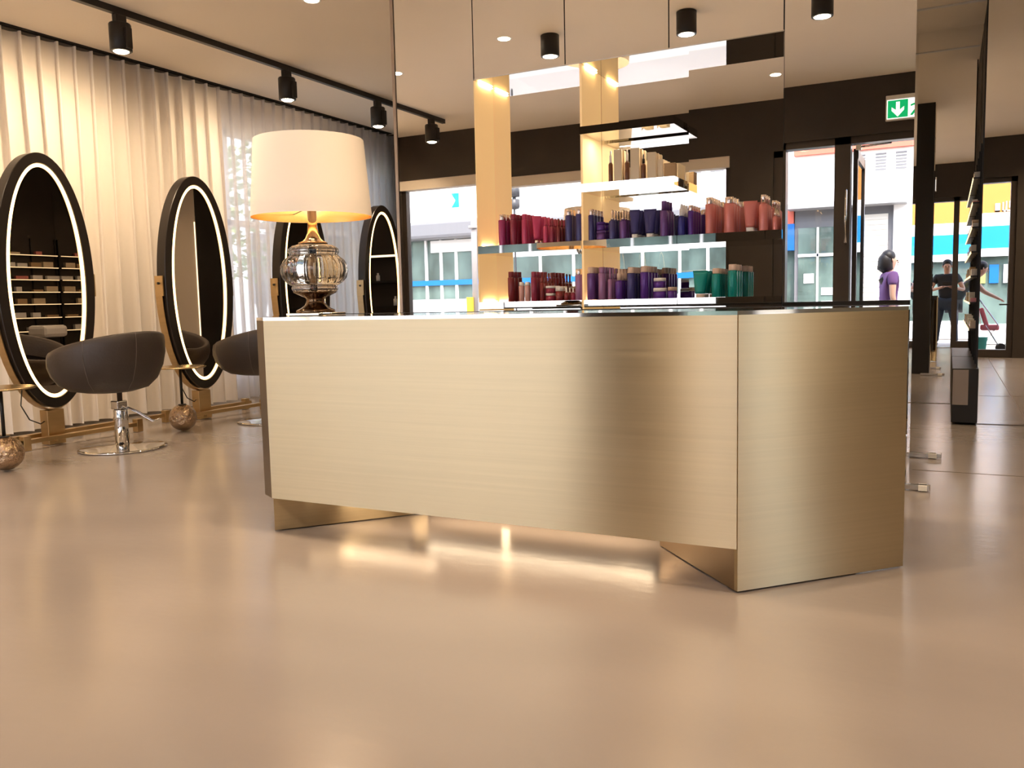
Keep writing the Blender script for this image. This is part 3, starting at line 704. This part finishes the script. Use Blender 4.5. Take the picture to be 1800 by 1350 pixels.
# ================================================================== SALON CHAIRS
def chair(label):
    t = thing('salon_chair', label, 'chair', (0, 0, 0), 'salon chairs in front of the oval mirrors')
    # local: faces -X
    mb = MB(); n = 72
    def rim(th):   # th = 0 at back (+X)
        c = .5 + .5 * math.cos(th)
        return .70 + .235 * c ** .8
    def sect(th):
        c = math.cos(th)
        R = .425 - .02 * c
        return R
    rows = []
    prof = [(.0, 0.0), (.42, .0), (.66, .06), (.84, .22), (.95, .45), (1.0, .68), (1.0, .85), (.985, .97), (.955, 1.0), (.90, .985), (.86, .93), (.82, .75), (.78, .60)]
    for fr, fz in prof:
        row = []
        for k in range(n):
            th = 2 * PI * k / n; R = sect(th); rz = rim(th)
            z = .455 + (rz - .455) * fz
            if fr < .9 and fz > .5: z = max(z, .60)
            sx = 1.04; off = -.10
            rr = R * fr
            back = max(0, math.cos(th)) * .02 * fz
            row.append((off + (rr + back) * math.cos(th) * sx, rr * math.sin(th), z))
        rows.append(row)
    mb.quadgrid(rows, closed_u=True); obj('shell', mb, M_LEATHER, t)
    mb = MB(); mb.lathe([(.0, .57), (.30, .57), (.345, .60), (.345, .63), (.31, .66), (.0, .675)], (-.10, 0, 0), 48, False)
    obj('seat_cushion', mb, M_LEATHER, t)
    mb = MB()
    for th in (-1.1, -.2, .75, 2.0, -2.0):
        pts = []
        for fr, fz in prof[2:9]:
            R = sect(th); z = .455 + (rim(th) - .455) * fz
            rr = R * fr + .0012
            pts.append((-.10 + (rr + max(0, math.cos(th)) * .02 * fz) * math.cos(th) * 1.04, rr * math.sin(th), z))
        obj('seam_piping', MB().tube(pts, .0022, 5), mat('seam_thread', (.16, .13, .11), .6), t)
    obj('base_disc', MB().lathe([(.0, .0), (.325, .0), (.33, .004), (.33, .010), (.31, .016), (.07, .028), (.05, .034), (.0, .034)], (0, 0, .002), 64, False), M_CHROME, t)
    obj('pump_column', MB().lathe([(.052, .03), (.052, .31), (.048, .318), (.02, .32), (.02, .455)], (0, 0, 0), 28), M_CHROME, t)
    mb = MB(); mb.box(-.06, .03, -.045, .045, .318, .385, .008)
    obj('valve_block', mb, M_CHROME, t)
    mb = MB(); mb.tube([(.02, -.005, .345), (.13, .05, .29), (.24, .10, .215), (.275, .135, .235)], .0065, 8); mb.tube([(.0, .025, .345), (.11, .08, .29), (.22, .13, .215), (.275, .135, .235)], .0065, 8)
    obj('foot_lever', mb, M_CHROME, t)
    return t
c1 = chair('dark taupe bucket salon chair on chrome disc base in front of the large left mirror')
c1.location = (-5.85, 4.57, 0)
c2 = copy_tree(c1); c2.location = (-5.80, 6.22, 0); c2['label'] = 'dark taupe bucket salon chair partly hidden behind the left end of the desk'

# ================================================================== SIDE TABLES
def side_table(x, y, label):
    t = thing('side_table', label, 'side table', (x, y, 0), 'side tables on glass spheres')
    obj('table_top', MB().lathe([(.215, .0), (.222, .004), (.222, .010), (.215, .014)], (x, y, .572), 56), mat('antique_brass_top', (.55, .42, .24), .25, 1.0), t)
    obj('stem', MB().cyl((x, y, .235), .012, .337, 14), M_BLACK, t)
    obj('collar', MB().cyl((x, y, .232), .035, .012, 18), M_BLACK, t)
    mb = MB(); mb.ico((x, y, .122), .120, 4)
    for v in mb.bm.verts:
        d = Vector(v.co) - Vector((x, y, .122)); f = 1 + .018 * math.sin(17 * d.x / .12 + 2) * math.sin(15 * d.y / .12) * math.sin(16 * d.z / .12 + 1)
        v.co = Vector((x, y, .122)) + d * f
    obj('glass_sphere', mb, mat('bronze_crackle_glass', (.50, .36, .24), .10, 1.0, bump=(34, 34, 34, 5, 2.2)), t)
side_table(-5.85, 3.62, 'brass topped side table on a bronze glass sphere at the left picture edge')
side_table(-6.15, 5.45, 'brass topped side table on a bronze glass sphere between the two salon chairs')

# ================================================================== BACK ROOM SHELVES (seen edge-on and in the oval mirrors)
def wall_shelves():
    t = thing('wall_shelf_unit', 'black wall shelving with lit shelves full of products, seen edge on at far right', 'shelving', (.15, 8.75, 0))
    x0, x1 = .165, .243; y0, y1 = 8.06, 9.38
    mb = MB()
    for y in (y0, 8.5, 8.94, y1 - .015): mb.box(x1 - .03, x1, y, y + .015, .5, 2.30)
    obj('upright', mb, M_BLACK, t)
    for k, z in enumerate((.78, 1.0, 1.22, 1.42, 1.62, 1.82, 2.02)):
        s = obj('shelf', MB().box(x0, x1, y0, y1, z, z + .014), M_BLACK, t)
        if k != 7: obj('led_strip', MB().box(x0 - .004, x0 + .002, y0 + .01, y1 - .01, z - .002, z + .012), mat('shelf_led', (1, .85, .6), .5, emit=(1, .74, .42), es=1.6 if k < 6 else 3.5), s)
    b = thing('base_cabinet', 'grey fronted low black cabinet on the floor at the foot of the far right shelving', 'cabinet', (.15, 8.6, 0))
    obj('body', MB().box(.05, .243, 7.92, 9.38, .02, .47, .004), M_BLACK, b)
    obj('front_panel', MB().box(.055, .17, 7.905, 7.919, .17, .46), mat('grey_front', (.30, .26, .25), .5), b)
    random.seed(3)
    i = 0
    words = ['lowest', 'second', 'third', 'fourth', 'fifth', 'sixth', 'topmost']
    cm = [COLS['ivory'], M_WHITE, COLS['kraft'], COLS['rose'], M_WHITE]
    for k, z in enumerate((.794, 1.014, 1.234, 1.434, 1.634, 1.834, 2.034)):
        y = y0 + .06; j = 0
        while y < y1 - .2:
            wd = random.uniform(.08, .22); h = random.uniform(.03, .09)
            if random.random() < .8:
                cmx = cm[(i * 3 + k) % 5]
                o = one('product_box', MB().box(x0 + .008, x0 + .07, y, y + wd, z + .001, z + h), cmx,
                        'small pale box, %s along the %s shelf of the far right shelving' % (['first', 'second', 'third', 'fourth', 'fifth', 'sixth', 'seventh', 'eighth', 'ninth'][min(j, 8)], words[k]), 'box', 'boxes on the far right shelving')
                i += 1; j += 1
            y += wd + random.uniform(.03, .12)
wall_shelves()
t = thing('wash_basin', 'white salon wash basin reflected low in the large left oval mirror', 'basin', (-1.0, 8.3, 0))
mb = MB(); mb.box(-1.2, -.8, 8.1, 8.5, .72, .90, .05); obj('bowl', mb, mat('white_ceramic', (.8, .8, .8), .15, coat=.5), t)
obj('pedestal', MB().box(-1.1, -.9, 8.2, 8.4, 0, .719), M_BLACK, t)
# beige panel corner light and shelves on far wall
t = thing('wall_light', 'vertical light line on the beige panel corner, reflected in the second oval mirror', 'wall light', (-3.0, 9.4, 0))
obj('led_strip', MB().box(-3.012, -3.0, 9.392, 9.404, .3, 2.4), M_LEDW, t)
t = thing('wall_shelves', 'dark floating shelves with light line on the far wall reflected in the farthest oval mirror', 'shelves', (-5.4, 10.6, 1.4))
for k, z in enumerate((1.05, 1.42, 1.8)):
    s = obj('shelf', MB().box(-6.9, -3.3, 10.48, 10.70, z, z + .03), M_BLACK, t)
    if k == 2: obj('led_strip', MB().box(-6.9, -3.3, 10.472, 10.48, z, z + .03), M_LEDW, s)
for x, z, h, l in ((-5.5, 1.45, .12, 'small white bottle on the middle dark shelf of the far wall'), (-5.8, 1.08, .14, 'small white bottle on the lowest dark shelf of the far wall')):
    one('small_bottle', MB().lathe([(.03, 0), (.03, h * .7), (.015, h * .75), (.015, h)], (x, 10.56, z + .001), 14), M_WHITE, l, 'bottle')

# ================================================================== SIGN
t = thing('exit_sign', 'green and white emergency exit sign with down arrow above the entrance door', 'exit sign', (-.465, YB, 3.07))
obj('housing', MB().box(-.685, -.245, YB + .002, YB + .06, 3.07, 3.35, .004), mat('sign_housing', (.75, .72, .66), .5), t)
gm = mat('sign_green', (.0, .30, .10), .5, emit=(.0, .42, .13), es=.9); wm = mat('sign_white', (.9, .9, .9), .5, emit=(1, 1, 1), es=.9)
obj('sign_face', MB().box(-.672, -.258, YB + .060, YB + .064, 3.085, 3.30), wm, t)
obj('green_field', MB().box(-.662, -.452, YB + .064, YB + .066, 3.095, 3.29), gm, t)
def flat(poly, y, th=.002):
    return MB().slab([(x, y, z) for x, z in poly], (0, 1, 0), th)
ax = -.557; obj('arrow', flat([(ax - .02, 3.27), (ax + .02, 3.27), (ax + .02, 3.18), (ax + .065, 3.215), (ax + .065, 3.175), (ax, 3.105), (ax - .065, 3.175), (ax - .065, 3.215), (ax - .02, 3.18)], YB + .066), wm, t)
mb = MB(); ym = YB + .064
mb.slab([(-.444, ym, 3.095), (-.270, ym, 3.095), (-.270, ym, 3.29), (-.444, ym, 3.29)], (0, 1, 0), .001); obj('pictogram_field', mb, wm, t)
mb = MB(); ym = YB + .0655
mb.slab([(-.36 + .016 * math.cos(a * PI / 6), ym, 3.265 + .016 * math.sin(a * PI / 6)) for a in range(12)], (0, 1, 0), .002)
for p in ([(-.385, 3.245), (-.345, 3.25), (-.335, 3.19), (-.365, 3.18)], [(-.345, 3.24), (-.305, 3.215), (-.31, 3.20), (-.345, 3.22)], [(-.385, 3.24), (-.425, 3.225), (-.425, 3.205), (-.38, 3.22)],
          [(-.365, 3.19), (-.34, 3.185), (-.305, 3.145), (-.32, 3.135), (-.355, 3.16)], [(-.37, 3.19), (-.35, 3.17), (-.405, 3.105), (-.43, 3.11)]):
    mb.slab([(x, ym, z) for x, z in p], (0, 1, 0), .002)
obj('running_figure', mb, gm, t)

# ================================================================== STREET
M_FACW = mat('white_render', (.80, .79, .77), .8); M_FACG = mat('grey_cladding', (.16, .16, .17), .6); M_SHOPG = mat('shop_glass', (.10, .145, .13), .15, noise=(1.4, 1, .8, 4, .7))
M_BLUE = mat('blue_paint', (.0, .12, .42), .5); M_ORANGE = mat('orange_fascia', (.52, .20, .035), .6); M_RED = mat('red_paint', (.62, .13, .08), .6); M_CYAN = mat('cyan_sign', (.0, .22, .50), .5)
YF2 = -8.0
b = thing('office_building', 'white modern building with dark canopy and glass shop front across the street', 'building', (-10, YF2 - 2, -.2))
obj('wall', MB().box(-17, -4.2, YF2 - 4, YF2, 3.15, 12), M_FACW, b)
obj('canopy', MB().box(-17, -4.2, YF2 - 1, YF2 + .5, 2.72, 3.15, .08), M_FACG, b)
obj('shop_front', MB().box(-17, -4.2, YF2 - 1, YF2 - .1, -.2, 2.72), M_SHOPG, b)
mb = MB()
for x in (-16, -14.5, -13.3, -12.6, -12.1, -11.65, -11.2, -10.7, -9.9, -9.1, -8.2, -7.3, -6.5, -5.6, -4.9): mb.box(x, x + .06, YF2 - .1, YF2 - .04, -.2, 2.72)
obj('mullions', mb, M_WHITE, b)
obj('white_panel', MB().box(-11.9, -10.6, YF2 - .1, YF2 - .02, 2.40, 2.70), M_WHITE, b)
obj('blue_stripe', MB().box(-12.75, -5.17, YF2 - .035, YF2 - .02, 1.56, 1.69), M_BLUE, b)
obj('low_wall', MB().box(-17, -4.2, YF2 - .05, YF2 + .4, -.2, 1.2), M_FACW, b)
mb = MB()
for r in range(3):
    for c in range(7):
        if (r + c) % 5 == 4: continue
        mb.box(-12.6 + c * .19, -12.5 + c * .19 + .02, YF2, YF2 + .01, 3.42 + r * .17, 3.50 + r * .17)
obj('facade_openings', mb, mat('pale_grey_lines', (.45, .44, .44), .6), b)
obj('cyan_chevron', flat([(-11.22, 3.85), (-11.0, 3.85), (-11.0, 3.5), (-11.22, 3.5), (-11.1, 3.67)], YF2 + .001, .01), M_CYAN, b)
mb = MB()
for k in range(3): mb.box(-5.3 + k * .5, -5.0 + k * .5, YF2, YF2 + .02, 3.9, 4.5)
obj('window', mb, M_FACG, b)
b = thing('white_building', 'white house with grey ground floor and roller shutter seen through the open door', 'building', (-1.8, YF2 - 2, -.2))
obj('wall', MB().box(-4.2, -.6, YF2 - 4, YF2 - .02, 3.0, 9), M_FACW, b)
obj('ground_floor', MB().box(-2.9, -1.0, YF2 - 1, YF2 - .1, -.2, 3.0), M_FACG, b); obj('display_window', MB().box(-2.82, -2.0, YF2 - .1, YF2 - .05, .3, 2.5), M_SHOPG, b)
mb = MB(); mb.box(-2.82, -2.0, YF2 - .05, YF2 - .02, 1.9, 1.96); mb.box(-2.45, -2.41, YF2 - .05, YF2 - .02, .3, 2.5); mb.box(-2.7, -2.5, YF2 - .05, YF2 - .03, 1.35, 1.55); mb.box(-2.35, -2.1, YF2 - .05, YF2 - .03, 1.1, 1.25); obj('window_display', mb, M_WHITE, b)
obj('pier', MB().box(-1.0, -.6, YF2 - 1, YF2 - .02, -.2, 3.0), M_FACW, b)
obj('canopy', MB().box(-3.0, -.75, YF2 - .1, YF2 + .45, 2.86, 2.96), mat('canopy_grey', (.3, .3, .3), .5), b)
obj('red_cornice', MB().box(-2.9, -.6, YF2 - .02, YF2 + .1, 3.97, 4.3), M_RED, b); obj('red_pier', MB().box(-4.2, -2.92, YF2 - 1, YF2 - .05, 2.6, 3.96), M_RED, b)
obj('blue_fascia', MB().box(-4.2, -2.9, YF2 - .3, YF2 - .02, 2.05, 2.6), M_BLUE, b); obj('side_wall', MB().box(-4.2, -2.9, YF2 - 1, YF2 - .3, -.2, 2.05), M_SHOPG, b)
mb = MB(); mb.box(-1.62, -1.1, YF2 - .1, YF2 - .06, .1, 2.70)
for k in range(24): mb.box(-1.61, -1.11, YF2 - .06, YF2 - .045, .2 + k * .104, .25 + k * .104)
obj('roller_shutter', mb, mat('shutter_beige', (.62, .58, .52), .6), b)
mb = MB()
for x in (-1.74, -1.35, -.98):
    for k in range(6): mb.box(x, x + .2, YF2 - .02, YF2, 3.56 + k * .06, 3.59 + k * .06)
obj('window_louvre', mb, M_FACG, b)
obj('posters', MB().box(-1.66, -1.33, YF2 - .1, YF2 - .05, 1.95, 2.26), M_WHITE, b)
b = thing('shop_building', 'shop with orange upper band and blue fascia across the street', 'building', (4, YF2 - 2, -.2))
obj('upper_wall', MB().box(-.6, 12, YF2 - 4, YF2 - .02, 3.0, 3.75), M_ORANGE, b); obj('top_wall', MB().box(-.6, 12, YF2 - 4, YF2 - .02, 3.75, 8), M_FACW, b)
obj('white_band', MB().box(-.6, 12, YF2 - 1, YF2, 2.68, 3.0), M_WHITE, b); obj('blue_fascia', MB().box(-.6, 12, YF2 - 1, YF2 + .05, 2.14, 2.68), M_CYAN, b)
obj('awning', MB().box(-.6, 12, YF2 - 1, YF2 + .1, 1.95, 2.14), M_WHITE, b); obj('shop_front', MB().box(-.6, 12, YF2 - 1, YF2 - .1, .3, 1.95), M_SHOPG, b)
for x, c in ((.62, 'm'), (.9, 'b'), (1.2, 'w')): obj('window_display', MB().box(x, x + .2, YF2 - .1, YF2 - .04, 1.3, 1.75), {'m': mat('olive_display', (.30, .32, .10), .6), 'b': M_BLUE, 'w': M_WHITE}[c], b)
obj('base_wall', MB().box(-.6, 12, YF2 - 1, YF2 - .05, -.2, .3), M_FACW, b)
mb = MB()   # white letters as seen mirrored: a block and an angular sign
for x, z0, z1, w_ in ((.98, 3.02, 3.22, .10), (1.13, 3.02, 3.24, .03), (1.20, 3.02, 3.26, .03), (1.27, 3.10, 3.26, .03)): mb.box(x, x + w_, YF2 - .02, YF2 + .01, z0, z1)
mb.box(.98, 1.08, YF2 - .02, YF2 + .01, 3.02, 3.05); mb.box(1.13, 1.30, YF2 - .02, YF2 + .01, 3.02, 3.05)
obj('sign_letters', mb, M_WHITE, b)
# street furniture
t = thing('lamp_post', 'grey street pole with yellow box standing on the pavement outside the window', 'lamp post', (-7.775, -3.0, -.02))
obj('pole', MB().cyl((-7.775, -3.0, -.019), .055, 4.6, 20), mat('pole_grey', (.42, .38, .36), .5), t)
obj('collar', MB().cyl((-7.775, -3.0, 2.45), .10, .05, 20), mat('pole_grey'), t)
obj('control_box', MB().box(-7.88, -7.78, -2.94, -2.84, .93, 1.20, .006), mat('yellow_plastic', (.85, .50, .04), .5), t)
t = thing('traffic_light', 'dark traffic signal head hanging over the street, reflected left of the shelves', 'traffic light', (-8.2, -5.0, 3.0))
obj('signal_head', MB().lathe([(.02, 3.04), (.10, 3.06), (.12, 3.12), (.12, 3.25), (.04, 3.26), (.04, 3.30), (.12, 3.31), (.12, 3.46), (.10, 3.52), (.02, 3.53)], (-8.22, -5.0, 0), 20), mat('signal_dark', (.05, .05, .055), .4), t)
obj('mast_arm', MB().bar((-8.22, -5.0, -.2), (-8.22, -5.0, 5.2), .03, .03), mat('signal_dark'), t)
# tree outside the curtained window
def tree(x, y, label, s=1.0):
    t = thing('street_tree', label, 'tree', (x, y, -.22), 'trees outside the left window')
    obj('trunk', MB().tube([(x, y, -.22), (x + .05, y, 1.2), (x - .05, y + .05, 2.4), (x, y, 3.2)], [.14, .11, .09, .05], 10), mat('bark', (.14, .10, .07), .9), t)
    mb = MB()
    for k in range(900):
        u = random.uniform(-1, 1); th = random.uniform(0, 2 * PI); rr = random.uniform(.55, 1) ** .5 * 1.5 * s
        c = Vector((x + rr * math.sqrt(1 - u * u) * math.cos(th), y + rr * math.sqrt(1 - u * u) * math.sin(th) * 1.1, 3.0 + rr * u * .95))
        q = Vector((random.uniform(-1, 1), random.uniform(-1, 1), random.uniform(-1, 1))).to_track_quat('Z', 'Y').to_matrix()
        l = random.uniform(.07, .13)
        mb.face([c + q @ Vector(v) for v in ((-l, 0, 0), (0, -l * .6, 0.02), (l, 0, 0), (0, l * .6, .02))])
    obj('foliage', mb, mat('leaves', (.20, .32, .08), .6, noise=(3, 3, 3, 3, .4)), t)
tree(-11.5, 9.6, 'leafy green tree outside the left window, nearer one'); tree(-12.5, 13.2, 'leafy green tree outside the left window, farther one')
b = thing('street_house', 'pale house behind the trees outside the curtained left window', 'building', (-18, 14, -.2))
obj('wall', MB().box(-20, -16, 6, 22, -.2, 5.5), M_FACW, b)
mb = MB()
for k in range(6): mb.box(-16.0, -15.97, 7 + k * 2.4, 8.1 + k * 2.4, 1.2, 3.0)
obj('window', mb, M_FACG, b)

# ================================================================== PEOPLE
def skin_mesh(name, joints, edges, root, sub=2):
    me = bpy.data.meshes.new(name); names = list(joints)
    me.from_pydata([joints[k][0] for k in names], [(names.index(a), names.index(b)) for a, b in edges], [])
    o = bpy.data.objects.new(name, me); COL.objects.link(o)
    sk = o.modifiers.new('skin', 'SKIN')
    for i, k in enumerate(names):
        r = joints[k][1]; r = r if isinstance(r, tuple) else (r, r)
        me.skin_vertices[0].data[i].radius = r
        me.skin_vertices[0].data[i].use_root = (k == root)
    ss = o.modifiers.new('sub', 'SUBSURF'); ss.levels = sub; ss.render_levels = sub
    dg = bpy.context.evaluated_depsgraph_get()
    ev = o.evaluated_get(dg); m2 = bpy.data.meshes.new_from_object(ev)
    bpy.data.objects.remove(o)
    for p in m2.polygons: p.use_smooth = True
    return m2
def V3(*a): return Vector(a)
def person(label, base, J, skin, shirt, trousers, hair, hairlong=False, shirt_sleeve=.5):
    """J: joint positions relative to base, facing given by the joints"""
    t = thing('person', label, 'person', base)
    B = Vector(base); P = {k: B + Vector(v) for k, v in J.items()}
    jn = {'pelvis': (P['pelvis'], (.13, .10)), 'waist': (P['waist'], (.115, .085)), 'chest': (P['chest'], (.15, .10)), 'neck': (P['neck'], .05), 'head0': (P['head0'], .072), 'head1': (P['head1'], (.078, .09)), 'head2': (P['head2'], .06)}
    ed = [('pelvis', 'waist'), ('waist', 'chest'), ('chest', 'neck'), ('neck', 'head0'), ('head0', 'head1'), ('head1', 'head2')]
    for s in 'lr':
        jn['sh' + s] = (P['sh' + s], .058); jn['el' + s] = (P['el' + s], .04); jn['wr' + s] = (P['wr' + s], .026)
        hd = (P['wr' + s] - P['el' + s]).normalized(); pl = P['wr' + s] + hd * .05; jn['pa' + s] = (pl, (.034, .018))
        side = hd.cross(V3(0, 0, 1)).normalized()
        ed += [('chest', 'sh' + s), ('sh' + s, 'el' + s), ('el' + s, 'wr' + s), ('wr' + s, 'pa' + s)]
        for f in range(4):
            a = pl + hd * .04 + side * (f - 1.5) * .02; b_ = a + hd * (.035, .045, .042, .03)[f] + V3(0, 0, -.015)
            jn['f%d%s' % (f, s)] = (a, .0085); jn['g%d%s' % (f, s)] = (b_, .007); ed += [('pa' + s, 'f%d%s' % (f, s)), ('f%d%s' % (f, s), 'g%d%s' % (f, s))]
        jn['th' + s] = (pl + hd * .02 - side * .045, .009); ed += [('pa' + s, 'th' + s)]
        jn['hip' + s] = (P['hip' + s], .085); jn['kn' + s] = (P['kn' + s], .055); jn['an' + s] = (P['an' + s], .035); jn['to' + s] = (P['to' + s], .035)
        ed += [('pelvis', 'hip' + s), ('hip' + s, 'kn' + s), ('kn' + s, 'an' + s), ('an' + s, 'to' + s)]
    body = skin_mesh('body', jn, ed, 'pelvis'); o = obj('body', body, skin, t)
    # clothing: slightly larger skins
    jc = {k: (jn[k][0], tuple(x + .034 for x in (jn[k][1] if isinstance(jn[k][1], tuple) else (jn[k][1],) * 2))) for k in ('pelvis', 'waist', 'chest', 'shl', 'shr')}
    ec = [('pelvis', 'waist'), ('waist', 'chest'), ('chest', 'shl'), ('chest', 'shr')]
    jc['collar'] = (P['chest'].lerp(P['neck'], .72), (.098, .09)); ec.append(('chest', 'collar'))
    for s in 'lr':
        jc['sh' + s] = (jc['sh' + s][0], (.084, .084)); jc['sl' + s] = (P['sh' + s].lerp(P['el' + s], shirt_sleeve), (.062, .062)); ec.append(('sh' + s, 'sl' + s))
    obj('shirt', skin_mesh('shirt', jc, ec, 'chest'), shirt, t)
    jt = {'pelvis': (P['pelvis'] - V3(0, 0, .03), (.168, .14))}; et = []
    for s in 'lr':
        jt['hip' + s] = (P['hip' + s], .098); jt['kn' + s] = (P['kn' + s], .072); jt['an' + s] = (P['an' + s] + V3(0, 0, .02), .058)
        et += [('pelvis', 'hip' + s), ('hip' + s, 'kn' + s), ('kn' + s, 'an' + s)]
    obj('trousers', skin_mesh('trousers', jt, et, 'pelvis'), trousers, t)
    for s in 'lr':
        a = P['an' + s]; b_ = P['to' + s]
        obj('shoe', MB().tube([a + V3(0, 0, -.01), a + (b_ - a) * .4 + V3(0, 0, -.005), b_], [.045, .048, .035], 12), M_BLACK, t)
    h1 = P['head1']; f = (P['face'] - h1).normalized(); up = (P['head2'] - P['head0']).normalized(); rt = f.cross(up)
    mb = MB(); mb.ico(h1 - f * .036 + up * .040, .094, 3, (1, 1, 1.02))
    if hairlong:
        pts = [h1 - f * .03 + up * .09, h1 - f * .07 - up * .0, h1 - f * .085 - up * .14, h1 - f * .09 - up * .28, h1 - f * .08 - up * .40]
        mb.tube(pts, [.07, .10, .105, .09, .04], 16)
    obj('hair', mb, hair, t)
    em = mat('eye_dark', (.02, .015, .01), .3)
    mb = MB(); mb.ico(h1 + f * .078 + rt * .03, .009, 2); mb.ico(h1 + f * .078 - rt * .03, .009, 2); obj('eyes', mb, em, t)
    mb = MB(); mb.tube([h1 + f * .078 + up * .01, h1 + f * .096 - up * .03, h1 + f * .078 - up * .036], [.007, .010, .007], 8); obj('nose', mb, skin, t)
    mb = MB(); mb.tube([h1 + f * .08 - up * .06 + rt * .024, h1 + f * .09 - up * .06, h1 + f * .08 - up * .06 - rt * .024], .006, 6); obj('mouth', mb, mat('lips', (.45, .16, .13), .5), t)
    mb = MB(); mb.ico(h1 + rt * .085 - up * .01, .022, 2, (.5, .8, 1.2)); mb.ico(h1 - rt * .085 - up * .01, .022, 2, (.5, .8, 1.2)); obj('ears', mb, skin, t)
    return t
SKIN = mat('skin', (.62, .36, .25), .5); HAIR = mat('dark_hair', (.02, .015, .013), .5)
def stand(facing, arms='down', lean=0.0, feet=.16, hgt=1.0):
    """facing: angle of facing dir in xy"""
    f = V3(math.cos(facing), math.sin(facing), 0); r = V3(math.sin(facing), -math.cos(facing), 0); u = V3(0, 0, 1)
    J = {'pelvis': u * .95, 'waist': u * 1.10 + f * lean * .1, 'chest': u * 1.33 + f * lean * .35, 'neck': u * 1.50 + f * lean * .5, 'head0': u * 1.575 + f * (lean * .58 + .01), 'head1': u * 1.65 + f * (lean * .62 + .015), 'head2': u * 1.72 + f * lean * .65}
    J['face'] = J['head1'] + f * .2 - u * .03
    for s, sg in (('l', -1), ('r', 1)):
        sh = u * 1.42 + f * lean * .42 + r * sg * .19; J['sh' + s] = sh
        if arms == 'phone': J['el' + s] = sh + r * sg * .12 + f * .10 - u * .26; J['wr' + s] = sh - r * sg * .10 + f * .36 - u * .20
        elif arms == 'reach': J['el' + s] = sh + f * .18 - u * .22 + r * sg * .03; J['wr' + s] = sh + f * .40 - u * .34 - r * sg * .03
        else: J['el' + s] = sh + r * sg * .05 - u * .30 - f * .01; J['wr' + s] = sh + r * sg * .07 - u * .54 + f * .06
        J['hip' + s] = u * .90 + r * sg * .09; J['kn' + s] = u * .49 + r * sg * feet * .85 + f * .03; J['an' + s] = u * .08 + r * sg * feet; J['to' + s] = u * .04 + r * sg * feet * 1.1 + f * .15
    return {k: v * hgt for k, v in J.items()}
p1 = person('person in dark t-shirt and jeans standing in the doorway holding up a phone', (-.02, -.75, -.02), stand(PI / 2, 'phone', .05, .18), SKIN,
            mat('charcoal_tshirt', (.03, .035, .045), .8), mat('dark_jeans', (.05, .07, .11), .85), HAIR)
one('mobile_phone', MB().box(-.10, .06, -.270, -.262, 1.225, 1.305, .003), M_BLACK, 'black phone held up in both hands by the person in the doorway', 'phone')
p2 = person('person with long dark hair and purple short sleeved shirt, seen outside past the door', (-.74, -2.2, -.02), stand(-.3, 'down', .03, .08, .96), SKIN,
            mat('purple_shirt', (.16, .07, .20), .8), mat('grey_trousers', (.12, .12, .14), .85), HAIR, True)
p3 = person('person with dark hair leaning forward over a pushchair on the pavement', (.12, -1.60, -.02), stand(0, 'reach', .75, .10, .93), SKIN,
            mat('dark_top', (.04, .04, .05), .8), mat('grey_jeans', (.14, .15, .18), .85), HAIR)
t = thing('pushchair', 'red and pink pushchair on the pavement in front of the leaning person', 'pushchair', (.72, -1.6, -.02))
mb = MB(); mb.quadgrid([[(.52 + .05 * k / 6 + .0, -1.75 + .3 * j / 4, .72 - .30 * math.sin(PI * k / 12) + .02 * math.sin(PI * j / 4)) for j in range(5)] for k in range(7)])
mb.box(.54, .84, -1.74, -1.46, .40, .50, .03); mb.obox((.60, -1.6, .62), (.07, .28, .38), Matrix.Rotation(-.3, 3, 'Y'), .02); obj('seat', mb, mat('pink_fabric', (.75, .18, .20), .8), t)
mb = MB(); mb.tube([(.55, -1.73, .05), (.82, -1.73, .50), (.50, -1.73, .98)], .012); mb.tube([(.55, -1.47, .05), (.82, -1.47, .50), (.50, -1.47, .98)], .012); mb.tube([(.88, -1.73, .05), (.62, -1.73, .5)], .012); mb.tube([(.88, -1.47, .05), (.62, -1.47, .5)], .012); mb.tube([(.50, -1.73, .98), (.50, -1.47, .98)], .014)
obj('frame', mb, M_STEELP, t)
for x in (.55, .88):
    for y in (-1.75, -1.45): obj('wheel', MB().cyl((x, y - .012, .075), .085, .024, 20, 'Y'), M_BLACK, t)
one('waste_bin', MB().lathe([(.10, 0), (.13, .30), (.14, .31)], (.52, -1.25, -.019), 20), mat('green_plastic', (.03, .28, .20), .5), 'green plastic bin on the pavement by the door glass', 'bin')
